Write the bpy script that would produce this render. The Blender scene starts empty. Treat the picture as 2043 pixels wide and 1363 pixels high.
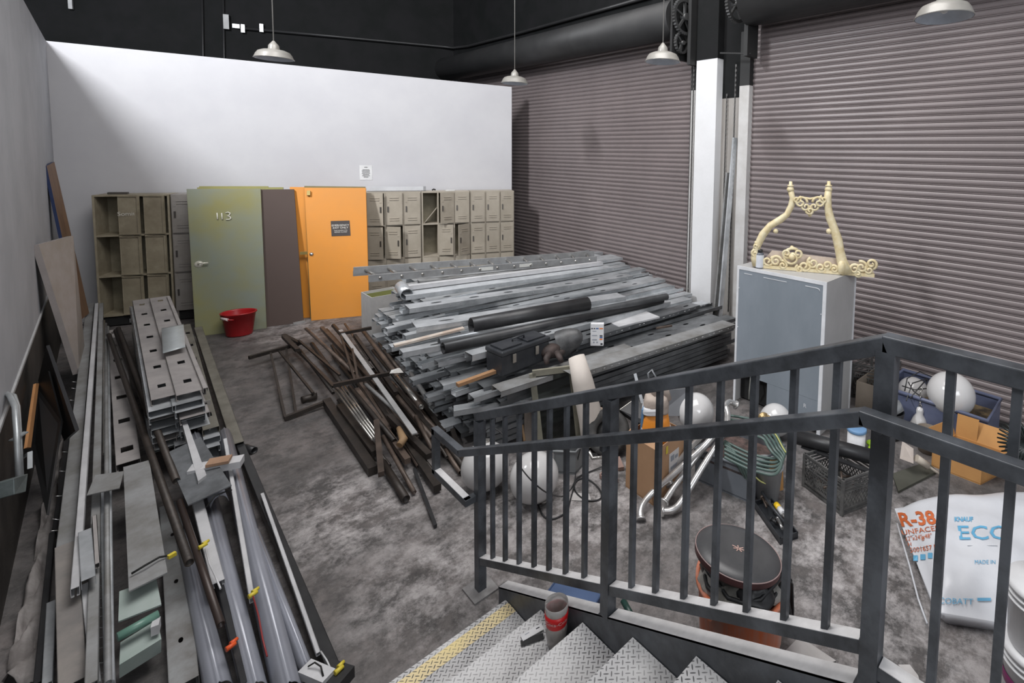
import bpy, bmesh, math, random
from mathutils import Vector, Matrix, Euler
R = math.radians
random.seed(7)
SC = bpy.context.scene
COL = SC.collection

# ---------------------------------------------------------------- camera
IW, IH = 2043.0, 1363.0
F = 1000.0
PPX, PPY = 1315.473, 387.871          # principal point of the shifted lens, px
def _cr(x, y): return Vector((x-PPX, y-PPY, F))
_Y = _cr(206.0, 290.0).normalized()    # world +Y (along the shutter wall) in camera axes (right, down, forward)
_Z = -(_cr(1025.0, 13898.262)).normalized()
_X = _Y.cross(_Z).normalized()
EYE = 2.72
def ray(x, y):
    c = _cr(x, y); return Vector((_X.dot(c), _Y.dot(c), _Z.dot(c)))
def G(x, y, z=0.0):                    # point at height z seen at a photo pixel
    r = ray(x, y); t = (z-EYE)/r.z; return Vector((r.x*t, r.y*t, z))
def PX(x, y, X):                       # point on the plane world x = X
    r = ray(x, y); t = X/r.x; return Vector((X, r.y*t, EYE+r.z*t))
def PY(x, y, Y):
    r = ray(x, y); t = Y/r.y; return Vector((r.x*t, Y, EYE+r.z*t))
cam_d = bpy.data.cameras.new('camera'); cam = bpy.data.objects.new('camera', cam_d); COL.objects.link(cam)
right = Vector((_X.x, _Y.x, _Z.x)); down = Vector((_X.y, _Y.y, _Z.y)); fwd = Vector((_X.z, _Y.z, _Z.z))
m3 = Matrix((right, -down, -fwd)).transposed()
cam.matrix_world = Matrix.Translation((0, 0, EYE)) @ m3.to_4x4()
cam_d.sensor_fit = 'HORIZONTAL'; cam_d.sensor_width = 36.0; cam_d.lens = 36.0*F/IW
cam_d.shift_x = (IW/2-PPX)/IW; cam_d.shift_y = -(IH/2-PPY)/IW
cam_d.clip_start = 0.05; cam_d.clip_end = 100
SC.camera = cam
# ---------------------------------------------------------------- world, lights, exposure
w = bpy.data.worlds.new('world'); SC.world = w; w.use_nodes = True
bg = w.node_tree.nodes['Background']; bg.inputs[0].default_value = (0.80, 0.84, 0.92, 1); bg.inputs[1].default_value = 0.55
def area(name, loc, target, sx, sy, power, col=(1, 1, 1)):
    d = bpy.data.lights.new(name, 'AREA'); d.shape = 'RECTANGLE'; d.size = sx; d.size_y = sy; d.energy = power; d.color = col
    o = bpy.data.objects.new(name, d); COL.objects.link(o); o.location = loc
    o.rotation_euler = (Vector(target)-Vector(loc)).to_track_quat('-Z', 'Y').to_euler(); return o
area('skylight_left', (-3.1, 6.8, 8.0), (1.6, 10.2, 3.0), 0.6, 2.2, 820, (0.95, 0.97, 1.0))
area('overhead_fill', (2.2, 3.0, 8.3), (3.2, 4.5, 0.0), 5.0, 5.0, 590, (1.0, 0.98, 0.97))  # fill light added overhead, replaces ambient light that the ceiling blocks
area('front_fill', (-1.5, -4.5, 5.0), (4.5, 5.5, 0.8), 5.0, 3.0, 430, (0.93, 0.96, 1.0))  # large fill light added high behind the camera, no window modelled
SC.view_settings.view_transform = 'Standard'; SC.view_settings.look = 'None'
SC.view_settings.exposure = 0.0; SC.view_settings.gamma = 1.0; SC.view_settings.use_curve_mapping = False

# ---------------------------------------------------------------- materials
MATS = {}
def mat(name, col, rough=0.6, metal=0.0, col2=None, var=0.5, scale=5.0, bump=0.0, bscale=40.0, rnd=0.0, spec=0.5, detail=6.0, contrast=0.5, stretch=None):
    if name in MATS: return MATS[name]
    m = bpy.data.materials.new(name); m.use_nodes = True; MATS[name] = m
    nt = m.node_tree; N = nt.nodes; L = nt.links; b = N['Principled BSDF']
    b.inputs['Roughness'].default_value = rough; b.inputs['Metallic'].default_value = metal
    b.inputs['Specular IOR Level'].default_value = spec
    c2 = col2 if col2 else tuple(x*0.7 for x in col)
    tc = N.new('ShaderNodeTexCoord'); mp = N.new('ShaderNodeMapping'); L.new(tc.outputs['Object'], mp.inputs[0])
    if stretch: mp.inputs['Scale'].default_value = stretch
    if rnd:
        oi = N.new('ShaderNodeObjectInfo'); L.new(oi.outputs['Random'], mp.inputs['Location'])
        mm = N.new('ShaderNodeMath'); mm.operation = 'MULTIPLY'; mm.inputs[1].default_value = 37.0
        L.new(oi.outputs['Random'], mm.inputs[0]); L.new(mm.outputs[0], mp.inputs['Location'])
    no = N.new('ShaderNodeTexNoise'); no.inputs['Scale'].default_value = scale; no.inputs['Detail'].default_value = detail; no.inputs['Roughness'].default_value = 0.65
    L.new(mp.outputs[0], no.inputs['Vector'])
    rp = N.new('ShaderNodeMapRange'); rp.inputs['From Min'].default_value = 0.5-0.5*contrast*0.5; rp.inputs['From Max'].default_value = 0.5+0.5*contrast*0.5
    rp.inputs['To Max'].default_value = var
    L.new(no.outputs[0], rp.inputs['Value'])
    mx = N.new('ShaderNodeMix'); mx.data_type = 'RGBA'; mx.inputs['A'].default_value = (*col, 1); mx.inputs['B'].default_value = (*c2, 1)
    L.new(rp.outputs[0], mx.inputs['Factor'])
    out = mx.outputs['Result']
    if rnd:
        hv = N.new('ShaderNodeHueSaturation'); mr = N.new('ShaderNodeMapRange'); mr.inputs['To Min'].default_value = 1-rnd; mr.inputs['To Max'].default_value = 1+rnd
        L.new(oi.outputs['Random'], mr.inputs['Value']); L.new(mr.outputs[0], hv.inputs['Value']); L.new(out, hv.inputs['Color']); out = hv.outputs[0]
    L.new(out, b.inputs['Base Color'])
    if bump:
        n2 = N.new('ShaderNodeTexNoise'); n2.inputs['Scale'].default_value = bscale; n2.inputs['Detail'].default_value = 5; L.new(mp.outputs[0], n2.inputs['Vector'])
        bp = N.new('ShaderNodeBump'); bp.inputs['Strength'].default_value = bump; bp.inputs['Distance'].default_value = 0.01
        L.new(n2.outputs[0], bp.inputs['Height']); L.new(bp.outputs[0], b.inputs['Normal'])
    return m
def glassy(name, col, rough=0.05, ior=1.45):
    m = bpy.data.materials.new(name); m.use_nodes = True; b = m.node_tree.nodes['Principled BSDF']
    b.inputs['Base Color'].default_value = (*col, 1); b.inputs['Roughness'].default_value = rough
    b.inputs['Transmission Weight'].default_value = 1.0; b.inputs['IOR'].default_value = ior; return m

# ---------------------------------------------------------------- mesh helpers
class MB:
    def __init__(s): s.v = []; s.f = []; s.m = []; s.sm = []
    def add(s, vs, fs, mi=0, smooth=False):
        o = len(s.v); s.v += [Vector(v) for v in vs]
        for f in fs: s.f.append([o+i for i in f]); s.m.append(mi); s.sm.append(smooth)
        return s
    def box(s, c, d, rz=0.0, mi=0, mat4=None):
        c = Vector(c); x, y, z = d[0]/2, d[1]/2, d[2]/2
        vs = [Vector((a, b, e)) for a in (-x, x) for b in (-y, y) for e in (-z, z)]
        M = Matrix.Rotation(rz, 3, 'Z') if rz else None
        vs = [(M @ v if M else v)+c for v in vs]
        if mat4: vs = [mat4 @ v for v in vs]
        return s.add(vs, [(0, 1, 3, 2), (4, 6, 7, 5), (0, 4, 5, 1), (2, 3, 7, 6), (0, 2, 6, 4), (1, 5, 7, 3)], mi)
    def b2(s, lo, hi, mi=0):
        return s.box([(a+b)/2 for a, b in zip(lo, hi)], [abs(b-a) for a, b in zip(lo, hi)], 0, mi)
    def bar(s, p, q, w, h, up=(0, 0, 1), mi=0):        # rectangular bar, w sideways, h along up
        p = Vector(p); q = Vector(q); d = (q-p).normalized(); sd = d.cross(Vector(up))
        if sd.length < 1e-4: sd = d.cross(Vector((0, 1, 0)))
        sd.normalize(); u = sd.cross(d)
        vs = [e+sd*a*w/2+u*b*h/2 for e in (p, q) for a, b in ((-1, -1), (1, -1), (1, 1), (-1, 1))]
        return s.add(vs, [(0, 3, 2, 1), (4, 5, 6, 7), (0, 1, 5, 4), (1, 2, 6, 5), (2, 3, 7, 6), (3, 0, 4, 7)], mi)
    def tube(s, pts, r, n=10, mi=0, caps=True, closed=False, smooth=True):
        pts = [Vector(p) for p in pts]; k = len(pts); rs = r if isinstance(r, (list, tuple)) else [r]*k
        T = []
        for i in range(k):
            a = pts[(i-1) % k] if (closed or i > 0) else pts[0]; b = pts[(i+1) % k] if (closed or i < k-1) else pts[-1]
            t = (b-a); T.append(t.normalized() if t.length > 1e-9 else Vector((0, 0, 1)))
        u = T[0].orthogonal().normalized(); vs = []
        for i in range(k):
            u = (u-T[i]*u.dot(T[i])); u = u.normalized() if u.length > 1e-6 else T[i].orthogonal().normalized()
            w_ = T[i].cross(u)
            for j in range(n):
                a = 2*math.pi*j/n; vs.append(pts[i]+(u*math.cos(a)+w_*math.sin(a))*rs[i])
        fs = []
        for i in range(k if closed else k-1):
            for j in range(n):
                a = i*n+j; b = i*n+(j+1) % n; c = ((i+1) % k)*n+(j+1) % n; d = ((i+1) % k)*n+j
                fs.append((a, b, c, d))
        s.add(vs, fs, mi, smooth)
        if caps and not closed:
            o = len(s.v)-k*n
            s.f.append([o+j for j in range(n)][::-1]); s.m.append(mi); s.sm.append(False)
            s.f.append([o+(k-1)*n+j for j in range(n)]); s.m.append(mi); s.sm.append(False)
        return s
    def pipe(s, p, q, r, t=0.004, n=14, mi=0, mi2=None):          # hollow straight pipe
        p = Vector(p); q = Vector(q); d = (q-p).normalized(); u = d.orthogonal().normalized(); w_ = d.cross(u); vs = []
        for e, rr in ((p, r), (q, r), (q, r-t), (p, r-t)):
            for j in range(n):
                a = 2*math.pi*j/n; vs.append(e+(u*math.cos(a)+w_*math.sin(a))*rr)
        for k in range(4):
            k2 = (k+1) % 4
            s_ = [(k*n+j, k2*n+j, k2*n+(j+1) % n, k*n+(j+1) % n) for j in range(n)]
            if k == 0: s.add(vs, s_, mi, True); o = len(s.v)-len(vs)
            else:
                for f in s_: s.f.append([o+i for i in f]); s.m.append(mi if mi2 is None or k != 2 else mi2); s.sm.append(k == 2)
        return s
    def lathe(s, prof, c=(0, 0, 0), n=24, mi=0, sx=1.0, sy=1.0, smooth=True, mat4=None, cap=False):
        c = Vector(c); vs = []
        for r, z in prof:
            for j in range(n):
                a = 2*math.pi*j/n; vs.append(Vector((r*math.cos(a)*sx, r*math.sin(a)*sy, z)))
        vs = [(mat4 @ v if mat4 else v+c) for v in vs]
        fs = [(i*n+j, i*n+(j+1) % n, (i+1)*n+(j+1) % n, (i+1)*n+j) for i in range(len(prof)-1) for j in range(n)]
        s.add(vs, fs, mi, smooth)
        if cap:
            o = len(s.v)-len(vs)
            s.f.append([o+j for j in range(n)][::-1]); s.m.append(mi); s.sm.append(False)
            s.f.append([o+(len(prof)-1)*n+j for j in range(n)]); s.m.append(mi); s.sm.append(False)
        return s
    def slab(s, q, t, mi=0, mi2=None):                  # quad corners, thickness along -normal
        q = [Vector(a) for a in q]; n = (q[1]-q[0]).cross(q[-1]-q[0]).normalized()
        k = len(q); vs = q+[a-n*t for a in q]
        s.add(vs, [list(range(k))], mi); o = len(s.v)-2*k
        s.f.append([o+k+i for i in range(k)][::-1]); s.m.append(mi if mi2 is None else mi2); s.sm.append(False)
        for i in range(k):
            j = (i+1) % k; s.f.append([o+i, o+k+i, o+k+j, o+j]); s.m.append(mi if mi2 is None else mi2); s.sm.append(False)
        return s
    def ball(s, c, r, n=24, k=14, mi=0, sc=(1, 1, 1), rot=None):
        vs = []; c = Vector(c)
        for i in range(1, k):
            a = math.pi*i/k
            for j in range(n):
                b = 2*math.pi*j/n; v = Vector((r*math.sin(a)*math.cos(b)*sc[0], r*math.sin(a)*math.sin(b)*sc[1], r*math.cos(a)*sc[2]))
                vs.append((rot @ v if rot else v)+c)
        t = Vector((0, 0, r*sc[2])); t = rot @ t if rot else t
        vs += [c+t, c-t]; nT = (k-1)*n
        fs = [(i*n+j, (i+1)*n+j, (i+1)*n+(j+1) % n, i*n+(j+1) % n) for i in range(k-2) for j in range(n)]
        fs += [(nT, j, (j+1) % n) for j in range(n)]+[(nT+1, (k-2)*n+(j+1) % n, (k-2)*n+j) for j in range(n)]
        return s.add(vs, fs, mi, True)
    def build(s, name, mats, parent=None, origin=None, bevel=0.0, flat=False):
        if not isinstance(mats, (list, tuple)): mats = [mats]
        me = bpy.data.meshes.new(name); o0 = Vector(origin) if origin is not None else Vector((0, 0, 0))
        me.from_pydata([v-o0 for v in s.v], [], s.f)
        for m in mats: me.materials.append(m)
        for p, mi, sm in zip(me.polygons, s.m, s.sm): p.material_index = mi; p.use_smooth = sm and not flat
        bm = bmesh.new(); bm.from_mesh(me); bmesh.ops.recalc_face_normals(bm, faces=bm.faces); bm.to_mesh(me); bm.free()
        me.update()
        o = bpy.data.objects.new(name, me); COL.objects.link(o)
        if origin is not None and parent is None: o.location = o0
        if parent is not None:
            o.parent = parent
            if parent.type == 'EMPTY' and 'w' in WORLD.get(parent.name, ''): o.location = -parent.location
        if bevel:
            b = o.modifiers.new('bevel', 'BEVEL'); b.width = bevel; b.segments = 2; b.limit_method = 'ANGLE'; b.angle_limit = R(40)
        return o
WORLD = {}
def tag(o, label, cat, group=None, kind=None):
    o['label'] = label; o['category'] = cat
    if group: o['group'] = group
    if kind: o['kind'] = kind
    return o
def thing(name, label, cat, loc=(0, 0, 0), group=None, world=False, rz=0.0):
    o = bpy.data.objects.new(name, None); COL.objects.link(o); o.empty_display_size = 0.1; o.location = loc; o.rotation_euler = (0, 0, rz)
    if world: WORLD[o.name] = 'w'
    return tag(o, label, cat, group)
def struct(o): o['kind'] = 'structure'; return o
def copy_tree(o, parent=None):
    c = o.copy(); COL.objects.link(c); c.parent = parent
    for ch in list(o.children): copy_tree(ch, c)
    return c
def basis(p, q, roll=0.0):
    p = Vector(p); q = Vector(q); x = (q-p).normalized(); z = Vector((0, 0, 1)); y = z.cross(x).normalized(); z = x.cross(y)
    return Matrix.Translation(p) @ Matrix((x, y, z)).transposed().to_4x4() @ Matrix.Rotation(roll, 4, 'X')
def text(name, body, size, mt, M4, parent=None, ext=0.0006, align='CENTER', sx=1.0, bold=0.0, font=None):
    cu = bpy.data.curves.new(name, 'FONT'); cu.body = body; cu.size = size; cu.extrude = ext; cu.align_x = align; cu.align_y = 'CENTER'; cu.offset = bold
    cu.resolution_u = 3
    ob = bpy.data.objects.new(name+'_tmp', cu); COL.objects.link(ob)
    dg = bpy.context.evaluated_depsgraph_get(); me = bpy.data.meshes.new_from_object(ob.evaluated_get(dg)); bpy.data.objects.remove(ob)
    for v in me.vertices: v.co = M4 @ Vector((v.co.x*sx, v.co.y, v.co.z))
    me.materials.clear(); me.materials.append(mt)
    o = bpy.data.objects.new(name, me); COL.objects.link(o)
    if parent is not None:
        o.parent = parent
        if parent.type == 'EMPTY' and parent.name in WORLD: o.location = -parent.location
    return o
def frameM(o, x, y):                                   # matrix with x/y axes given, z = normal
    x = Vector(x).normalized(); y = Vector(y); z = x.cross(y).normalized(); y = z.cross(x)
    return Matrix.Translation(Vector(o)) @ Matrix((x, y, z)).transposed().to_4x4()
# ================================================================ SETTING
XW = 6.17                               # shutter wall
XL = -0.50                              # left wall
RD = Vector((0.933, -0.360, 0)).normalized(); RN = Vector((-RD.y, RD.x, 0))   # back wall direction and its normal (away)
P0 = Vector((-0.115, 11.014, 0))        # on the front line of the lockers
def onB(x, y, off=0.0):
    r = ray(x, y); o = Vector((0, 0, EYE)); t = ((P0+RN*off-o).dot(RN))/(r.dot(RN)); return o+r*t
# ---- floor
def floor_mat():
    m = bpy.data.materials.new('dusty_concrete'); m.use_nodes = True; nt = m.node_tree; N = nt.nodes; L = nt.links; b = N['Principled BSDF']
    tc = N.new('ShaderNodeTexCoord')
    def noise(sc, det=8, ro=0.6, dist=0.0, vec=None):
        n = N.new('ShaderNodeTexNoise'); n.inputs['Scale'].default_value = sc; n.inputs['Detail'].default_value = det; n.inputs['Roughness'].default_value = ro; n.inputs['Distortion'].default_value = dist
        L.new(vec or tc.outputs['Object'], n.inputs['Vector']); return n.outputs[0]
    def rng(v, a, b_, c=0.0, d=1.0):
        n = N.new('ShaderNodeMapRange'); n.inputs['From Min'].default_value = a; n.inputs['From Max'].default_value = b_; n.inputs['To Min'].default_value = c; n.inputs['To Max'].default_value = d; L.new(v, n.inputs['Value']); return n.outputs[0]
    def mix(f, a, b_):
        n = N.new('ShaderNodeMix'); n.data_type = 'RGBA'
        for k, s_ in (('A', a), ('B', b_)):
            if isinstance(s_, tuple): n.inputs[k].default_value = (*s_, 1)
            else: L.new(s_, n.inputs[k])
        L.new(f, n.inputs['Factor']); return n.outputs['Result']
    def mth(op, a, b_):
        n = N.new('ShaderNodeMath'); n.operation = op; n.use_clamp = True
        for i, s_ in enumerate((a, b_)):
            if isinstance(s_, float): n.inputs[i].default_value = s_
            else: L.new(s_, n.inputs[i])
        return n.outputs[0]
    base = mix(rng(noise(1.6, 12, 0.72), 0.40, 0.60), (0.070, 0.066, 0.065), (0.155, 0.138, 0.133))
    base = mix(rng(noise(5.0, 14, 0.78, 0.1), 0.47, 0.60), base, (0.060, 0.056, 0.055))
    # swept dust with its own patchy shape
    def blob(x, y, r0, r1):
        g = N.new('ShaderNodeVectorMath'); g.operation = 'DISTANCE'; g.inputs[1].default_value = (x, y, 0)
        nn = N.new('ShaderNodeTexNoise'); nn.inputs['Scale'].default_value = 2.2; nn.inputs['Detail'].default_value = 7; L.new(tc.outputs['Object'], nn.inputs['Vector'])
        ad = N.new('ShaderNodeMix'); ad.data_type = 'RGBA'; ad.blend_type = 'LINEAR_LIGHT'; ad.inputs['Factor'].default_value = 0.45
        L.new(tc.outputs['Object'], ad.inputs['A']); L.new(nn.outputs[1], ad.inputs['B']); L.new(ad.outputs['Result'], g.inputs[0])
        return rng(g.outputs['Value'], r1, r0)
    p1, p2, p3, p4 = G(720, 1010), G(880, 1130), G(1120, 1010), G(1700, 1120)
    bl = blob(p1.x, p1.y, .25, .85)
    for p, a, c in ((p2, .2, .7), (p3, .35, 1.2), (p4, .3, 1.6), (G(600, 655), .2, .8), (G(1020, 1240), .1, .6)): bl = mth('MAXIMUM', bl, blob(p.x, p.y, a, c))
    sp = rng(noise(4.2, 15, 0.80, 0.1), 0.44, 0.60); dust = mth('MULTIPLY', mth('ADD', mth('MULTIPLY', bl, 0.85), 0.12), sp)
    base = mix(dust, base, (0.43, 0.405, 0.40))
    fine = rng(noise(55, 8, 0.8), 0.58, 0.66, 0, 0.6); base = mix(fine, base, (0.30, 0.285, 0.28))
    dark = rng(noise(9, 14, 0.8, 0.1), 0.54, 0.64, 0, 0.4); base = mix(dark, base, (0.035, 0.032, 0.031))
    L.new(base, b.inputs['Base Color']); L.new(rng(noise(6), 0.3, 0.7, 0.42, 0.8), b.inputs['Roughness'])
    bp = N.new('ShaderNodeBump'); bp.inputs['Strength'].default_value = 0.25; bp.inputs['Distance'].default_value = 0.006; L.new(noise(30, 8, 0.7), bp.inputs['Height']); L.new(bp.outputs[0], b.inputs['Normal'])
    return m
MB().b2((-4.5, -3.2, -0.15), (6.6, 17.0, 0.0)).build('floor', floor_mat()); struct(bpy.data.objects['floor'])
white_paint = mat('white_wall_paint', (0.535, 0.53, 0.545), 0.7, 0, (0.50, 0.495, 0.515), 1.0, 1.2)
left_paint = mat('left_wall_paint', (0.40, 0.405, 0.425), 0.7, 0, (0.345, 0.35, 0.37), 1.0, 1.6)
black_paint = mat('black_wall_paint', (0.008, 0.008, 0.009), 0.8, 0, (0.004, 0.005, 0.005), 1.0, 2.0, spec=.25)
wains = mat('dark_wainscot', (0.045, 0.038, 0.032), 0.6, 0, (0.022, 0.018, 0.015), 1.0, 4.0, 0.2)
# left wall
def lw_line(px, py): return PX(px, py, XL+0.001).z
zt = 4.22; zw = (lw_line(0, 844.6)+lw_line(93.3, 595))/2
corner = onB(92.5, 81.6, 0.45); corner.x = XL
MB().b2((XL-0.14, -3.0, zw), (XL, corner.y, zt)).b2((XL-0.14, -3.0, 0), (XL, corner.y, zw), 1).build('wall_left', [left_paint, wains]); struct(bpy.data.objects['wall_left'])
struct(MB().b2((XL, -2.9, zw-0.012), (XL+0.012, corner.y-0.01, zw+0.012)).build('trim_1', mat('trim_white', (0.42, 0.42, 0.42), 0.5)))
# white back partition (top edge runs slightly downhill)
zR = onB(1021, 173.5, 0.45).z; eR = onB(1021, 400, 0.45)
a = Vector((XL, corner.y, 0)); b_ = Vector((eR.x, eR.y, 0)); T = RN*0.13
mb = MB(); mb.add([a, b_, b_+Vector((0, 0, zR)), a+Vector((0, 0, zt)), a+T, b_+T, b_+T+Vector((0, 0, zR)), a+T+Vector((0, 0, zt))],
    [(0, 1, 2, 3), (5, 4, 7, 6), (3, 2, 6, 7), (1, 5, 6, 2), (0, 3, 7, 4), (0, 4, 5, 1)])
struct(mb.build('wall_back', white_paint))
# black outer shell: rear wall, header over the shutters, left side beyond the partition, ceiling
yc = PX(905, 90, XW+0.25).y; rc = Vector((XW+0.25, yc, 0)); rl = rc-RD*12.5
mb = MB(); T = RN*0.15; H = 8.8
mb.add([rl, rc, rc+Vector((0, 0, H)), rl+Vector((0, 0, H)), rl+T, rc+T, rc+T+Vector((0, 0, H)), rl+T+Vector((0, 0, H))],
    [(0, 1, 2, 3), (5, 4, 7, 6), (3, 2, 6, 7), (1, 5, 6, 2), (0, 3, 7, 4), (0, 4, 5, 1)])
struct(mb.build('wall_rear', black_paint))
struct(MB().b2((XW+0.25, -3.0, 4.4), (XW+0.40, yc, H)).b2((XW+0.12, -3.0, 0.0), (XW+0.40, yc, 4.4)).build('wall_right', black_paint))
struct(MB().b2((-6.0, -3.2, H), (XW+0.4, 18.0, H+0.15)).build('ceiling', mat('ceiling_black', (0.02, 0.02, 0.021), 0.8)))
# seams / conduits on the rear wall
def onR(x, y, off=0.0):
    r = ray(x, y); o = Vector((0, 0, EYE)); t = ((rc-RN*off-o).dot(RN))/(r.dot(RN)); return o+r*t
pipe_m = mat('black_conduit', (0.03, 0.03, 0.031), 0.45, 0.2)
mb = MB(); mb.tube([onR(487, 56.5, .05), onR(700, 76, .05), onR(880, 93, .05), PX(905, 95.5, XW+.2), PX(935, 92, XW+.2), PX(1040, 65, XW+.2), PX(1150, 34, XW+.2), PX(1300, -8, XW+.2)], 0.035, 10)
pr = thing('wall_conduit', 'long black conduit pipe running across the black wall above the white partition', 'pipe', onR(487, 56.5, .05), world=True)
mb.build('pipe', pipe_m, pr)
gm = mat('galvanized_fitting', (0.5, 0.5, 0.5), 0.4, 0.5)
for p in ((485, 57), (522, 56)):
    MB().box(onR(*p, .06), (0.07, 0.05, 0.18), R(-21)).build('pipe_clamp', gm, pr)
for i, (x, nm) in enumerate(((403, 'left'), (445, 'right'))):
    t_ = onR(x, -30, .03); b0 = onR(x+3, 150, .03)
    o = MB().tube([b0-Vector((0, 0, 1.5)), b0, t_], 0.02, 8).build('vertical_conduit', pipe_m, origin=b0); tag(o, 'thin black vertical conduit on the black rear wall, %s one of the pair' % nm, 'pipe')
j = MB().box(onR(452, 44, .06), (0.10, 0.08, 0.32), R(-21)).build('junction_bracket', mat('dark_steel', (0.10, 0.10, 0.10), 0.4, 0.6), origin=onR(452, 44, .06)); tag(j, 'small dark metal bracket on the black wall beside the conduit end', 'bracket')
j = MB().box(onR(471, 52, .04), (0.13, 0.02, 0.09), R(-21)).build('wall_plate', gm, origin=onR(471, 52, .04)); tag(j, 'small chipped pale plate on black wall between bracket and conduit', 'plate')
j = MB().box(onR(141, 7, .05), (0.06, 0.05, 0.22), R(-21)).build('wall_hook', gm, origin=onR(141, 7, .05)); tag(j, 'small pale metal hook high on the black wall at far left', 'hook')

# ---- roll-up shutters
sh_m = mat('shutter_brown', (0.205, 0.172, 0.170), 0.38, 0.0, (0.170, 0.143, 0.142), 1.0, 1.5, spec=0.5, contrast=0.8)
def shutter(name, y0, y1, ztop):
    p = 0.0765; n = int(ztop/p); prof = [(0.0, 0.0), (0.010, 0.004), (0.010, 0.010), (0.002, 0.013), (0.009, 0.017), (0.015, 0.028), (0.018, 0.042), (0.015, 0.060), (0.008, 0.071)]
    vs = []; fs = []
    for i in range(n):
        for dx, dz in prof: vs += [(XW+0.02-dx, y0, i*p+dz+0.03), (XW+0.02-dx, y1, i*p+dz+0.03)]
    k = len(vs)//2
    for i in range(k-1): fs.append((2*i, 2*i+1, 2*i+3, 2*i+2))
    mb = MB(); mb.add(vs, fs)
    mb.b2((XW-0.035, y0, 0.0), (XW+0.02, y1, 0.045), 1)
    o = mb.build(name, [sh_m, mat('shutter_bar', (0.03, 0.03, 0.03), 0.6)]); return o
s_ = thing('roll_up_shutter', 'brown ribbed roll-up shutter behind the big stack of metal studs', 'shutter', (XW, 4.9, 0), world=True)
shutter('curtain', 4.86, 12.6, 4.66).parent = s_; s_.children[0].location = -s_.location
sR = thing('roll_up_shutter', 'brown ribbed roll-up shutter at right, behind the grey cabinet', 'shutter', (XW, 3.8, 0), world=True)
shutter('curtain', 3.86, -2.6, 4.66).parent = sR; sR.children[0].location = -sR.location
drum_m = mat('shutter_hood_black', (0.020, 0.020, 0.021), 0.55, 0.1, (0.035, 0.035, 0.035), 0.6, 2.0)
MB().tube([(5.86, 12.6, 4.80), (5.86, 4.98, 4.80)], 0.285, 28).build('drum_hood', drum_m, s_)
MB().tube([(5.86, 3.75, 4.80), (5.86, -2.6, 4.80)], 0.305, 28).build('drum_hood', drum_m, sR)
# guide rails
rail_m = mat('guide_rail_paint', (0.55, 0.54, 0.53), 0.5, 0, (0.40, 0.38, 0.36), 0.6, 3.0); blk = mat('rail_black', (0.015, 0.015, 0.015), 0.6)
def guide(y0, y1, par, x0=XW-0.09):
    mb = MB(); mb.b2((x0, y0, 0), (XW+0.1, y1, 3.75)).b2((x0, y0, 3.75), (XW+0.1, y1, 4.5), 1)
    g = mb.build('guide_rail', [rail_m, blk], par); return g
guide(4.76, 4.87, s_); guide(3.84, 4.0, sR)
# pillar: white below, black above, and recess panel to its right
pil_m = mat('pillar_white', (0.70, 0.70, 0.71), 0.65, 0, (0.66, 0.66, 0.665), 0.8, 3.0, 0.15, 20)
mb = MB(); mb.b2((XW-0.17, 4.34, 0), (XW+0.2, 4.72, 4.17)).b2((XW-0.175, 4.335, 4.17), (XW+0.2, 4.725, H), 1)
struct(mb.build('wall_pillar', [pil_m, black_paint]))
rec_m = mat('recess_grey', (0.36, 0.34, 0.32), 0.7, 0, (0.24, 0.22, 0.20), 0.8, 3.0, stretch=(1, 1, 0.2))
mb = MB(); mb.b2((XW-0.02, 4.0, 0), (XW+0.12, 4.34, 3.6)).b2((XW-0.02, 4.0, 3.6), (XW+0.12, 4.34, H), 1)
struct(mb.build('trim_2', [rec_m, black_paint]))
# gears and chains of the hoists
gear_m = mat('gear_steel', (0.09, 0.09, 0.09), 0.45, 0.5)
def gear(c, r, teeth, par, spokes=5):
    mb = MB(); c = Vector(c); n = teeth*2; w_ = 0.045
    ring = []
    for sgn in (-1, 1):
        for j in range(n):
            a = 2*math.pi*j/n; rr = r if j % 2 else r*0.93; ring.append(c+Vector((math.cos(a)*rr, sgn*w_/2, math.sin(a)*rr)))
        for j in range(n):
            a = 2*math.pi*j/n; ring.append(c+Vector((math.cos(a)*r*0.80, sgn*w_/2, math.sin(a)*r*0.80)))
    fs = []
    for j in range(n):
        k = (j+1) % n
        fs += [(j, k, n+k, n+j), (2*n+j, 3*n+j, 3*n+k, 2*n+k), (j, 2*n+j, 2*n+k, k), (n+j, n+k, 3*n+k, 3*n+j)]
    mb.add(ring, fs)
    for k in range(spokes):
        a = 2*math.pi*k/spokes+0.3; mb.bar(c, c+Vector((math.cos(a)*r*0.84, 0, math.sin(a)*r*0.84)), 0.03, 0.035, (0, 1, 0))
    mb.tube([c-Vector((0, .05, 0)), c+Vector((0, .05, 0))], r*0.2, 12)
    return mb.build('gear', gear_m, par)
gear((5.86, 4.86, 4.80), 0.27, 36, s_); gear((5.83, 4.88, 4.42), 0.16, 22, s_, 3)
gear((5.90, 3.98, 4.83), 0.25, 36, sR)
MB().b2((XW-0.50, 4.93, 4.18), (XW-0.1, 4.97, 5.1)).b2((XW-0.30, 4.74, 4.1), (XW-0.1, 4.80, 5.1)).build('bracket_plate', blk, s_)
MB().b2((XW-0.36, 3.72, 4.1), (XW-0.1, 3.78, 5.2)).bar((XW-.3, 3.7, 4.13), (XW-.3, 4.2, 4.2), .02, .02).build('bracket_plate', blk, sR)
chain_m = mat('chain_steel', (0.16, 0.155, 0.15), 0.4, 0.7)
def chain(y, z0, z1, par, x=XW-0.14, dy=0.0):
    mb = MB(); n = int((z1-z0)/0.034)
    for i in range(n):
        z = z0+i*0.034; yy = y+dy*(i/n)
        if i % 2: mb.box((x, yy, z), (0.022, 0.007, 0.036))
        else: mb.box((x, yy, z), (0.007, 0.022, 0.036))
    return mb.build('chain', chain_m, par)
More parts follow.
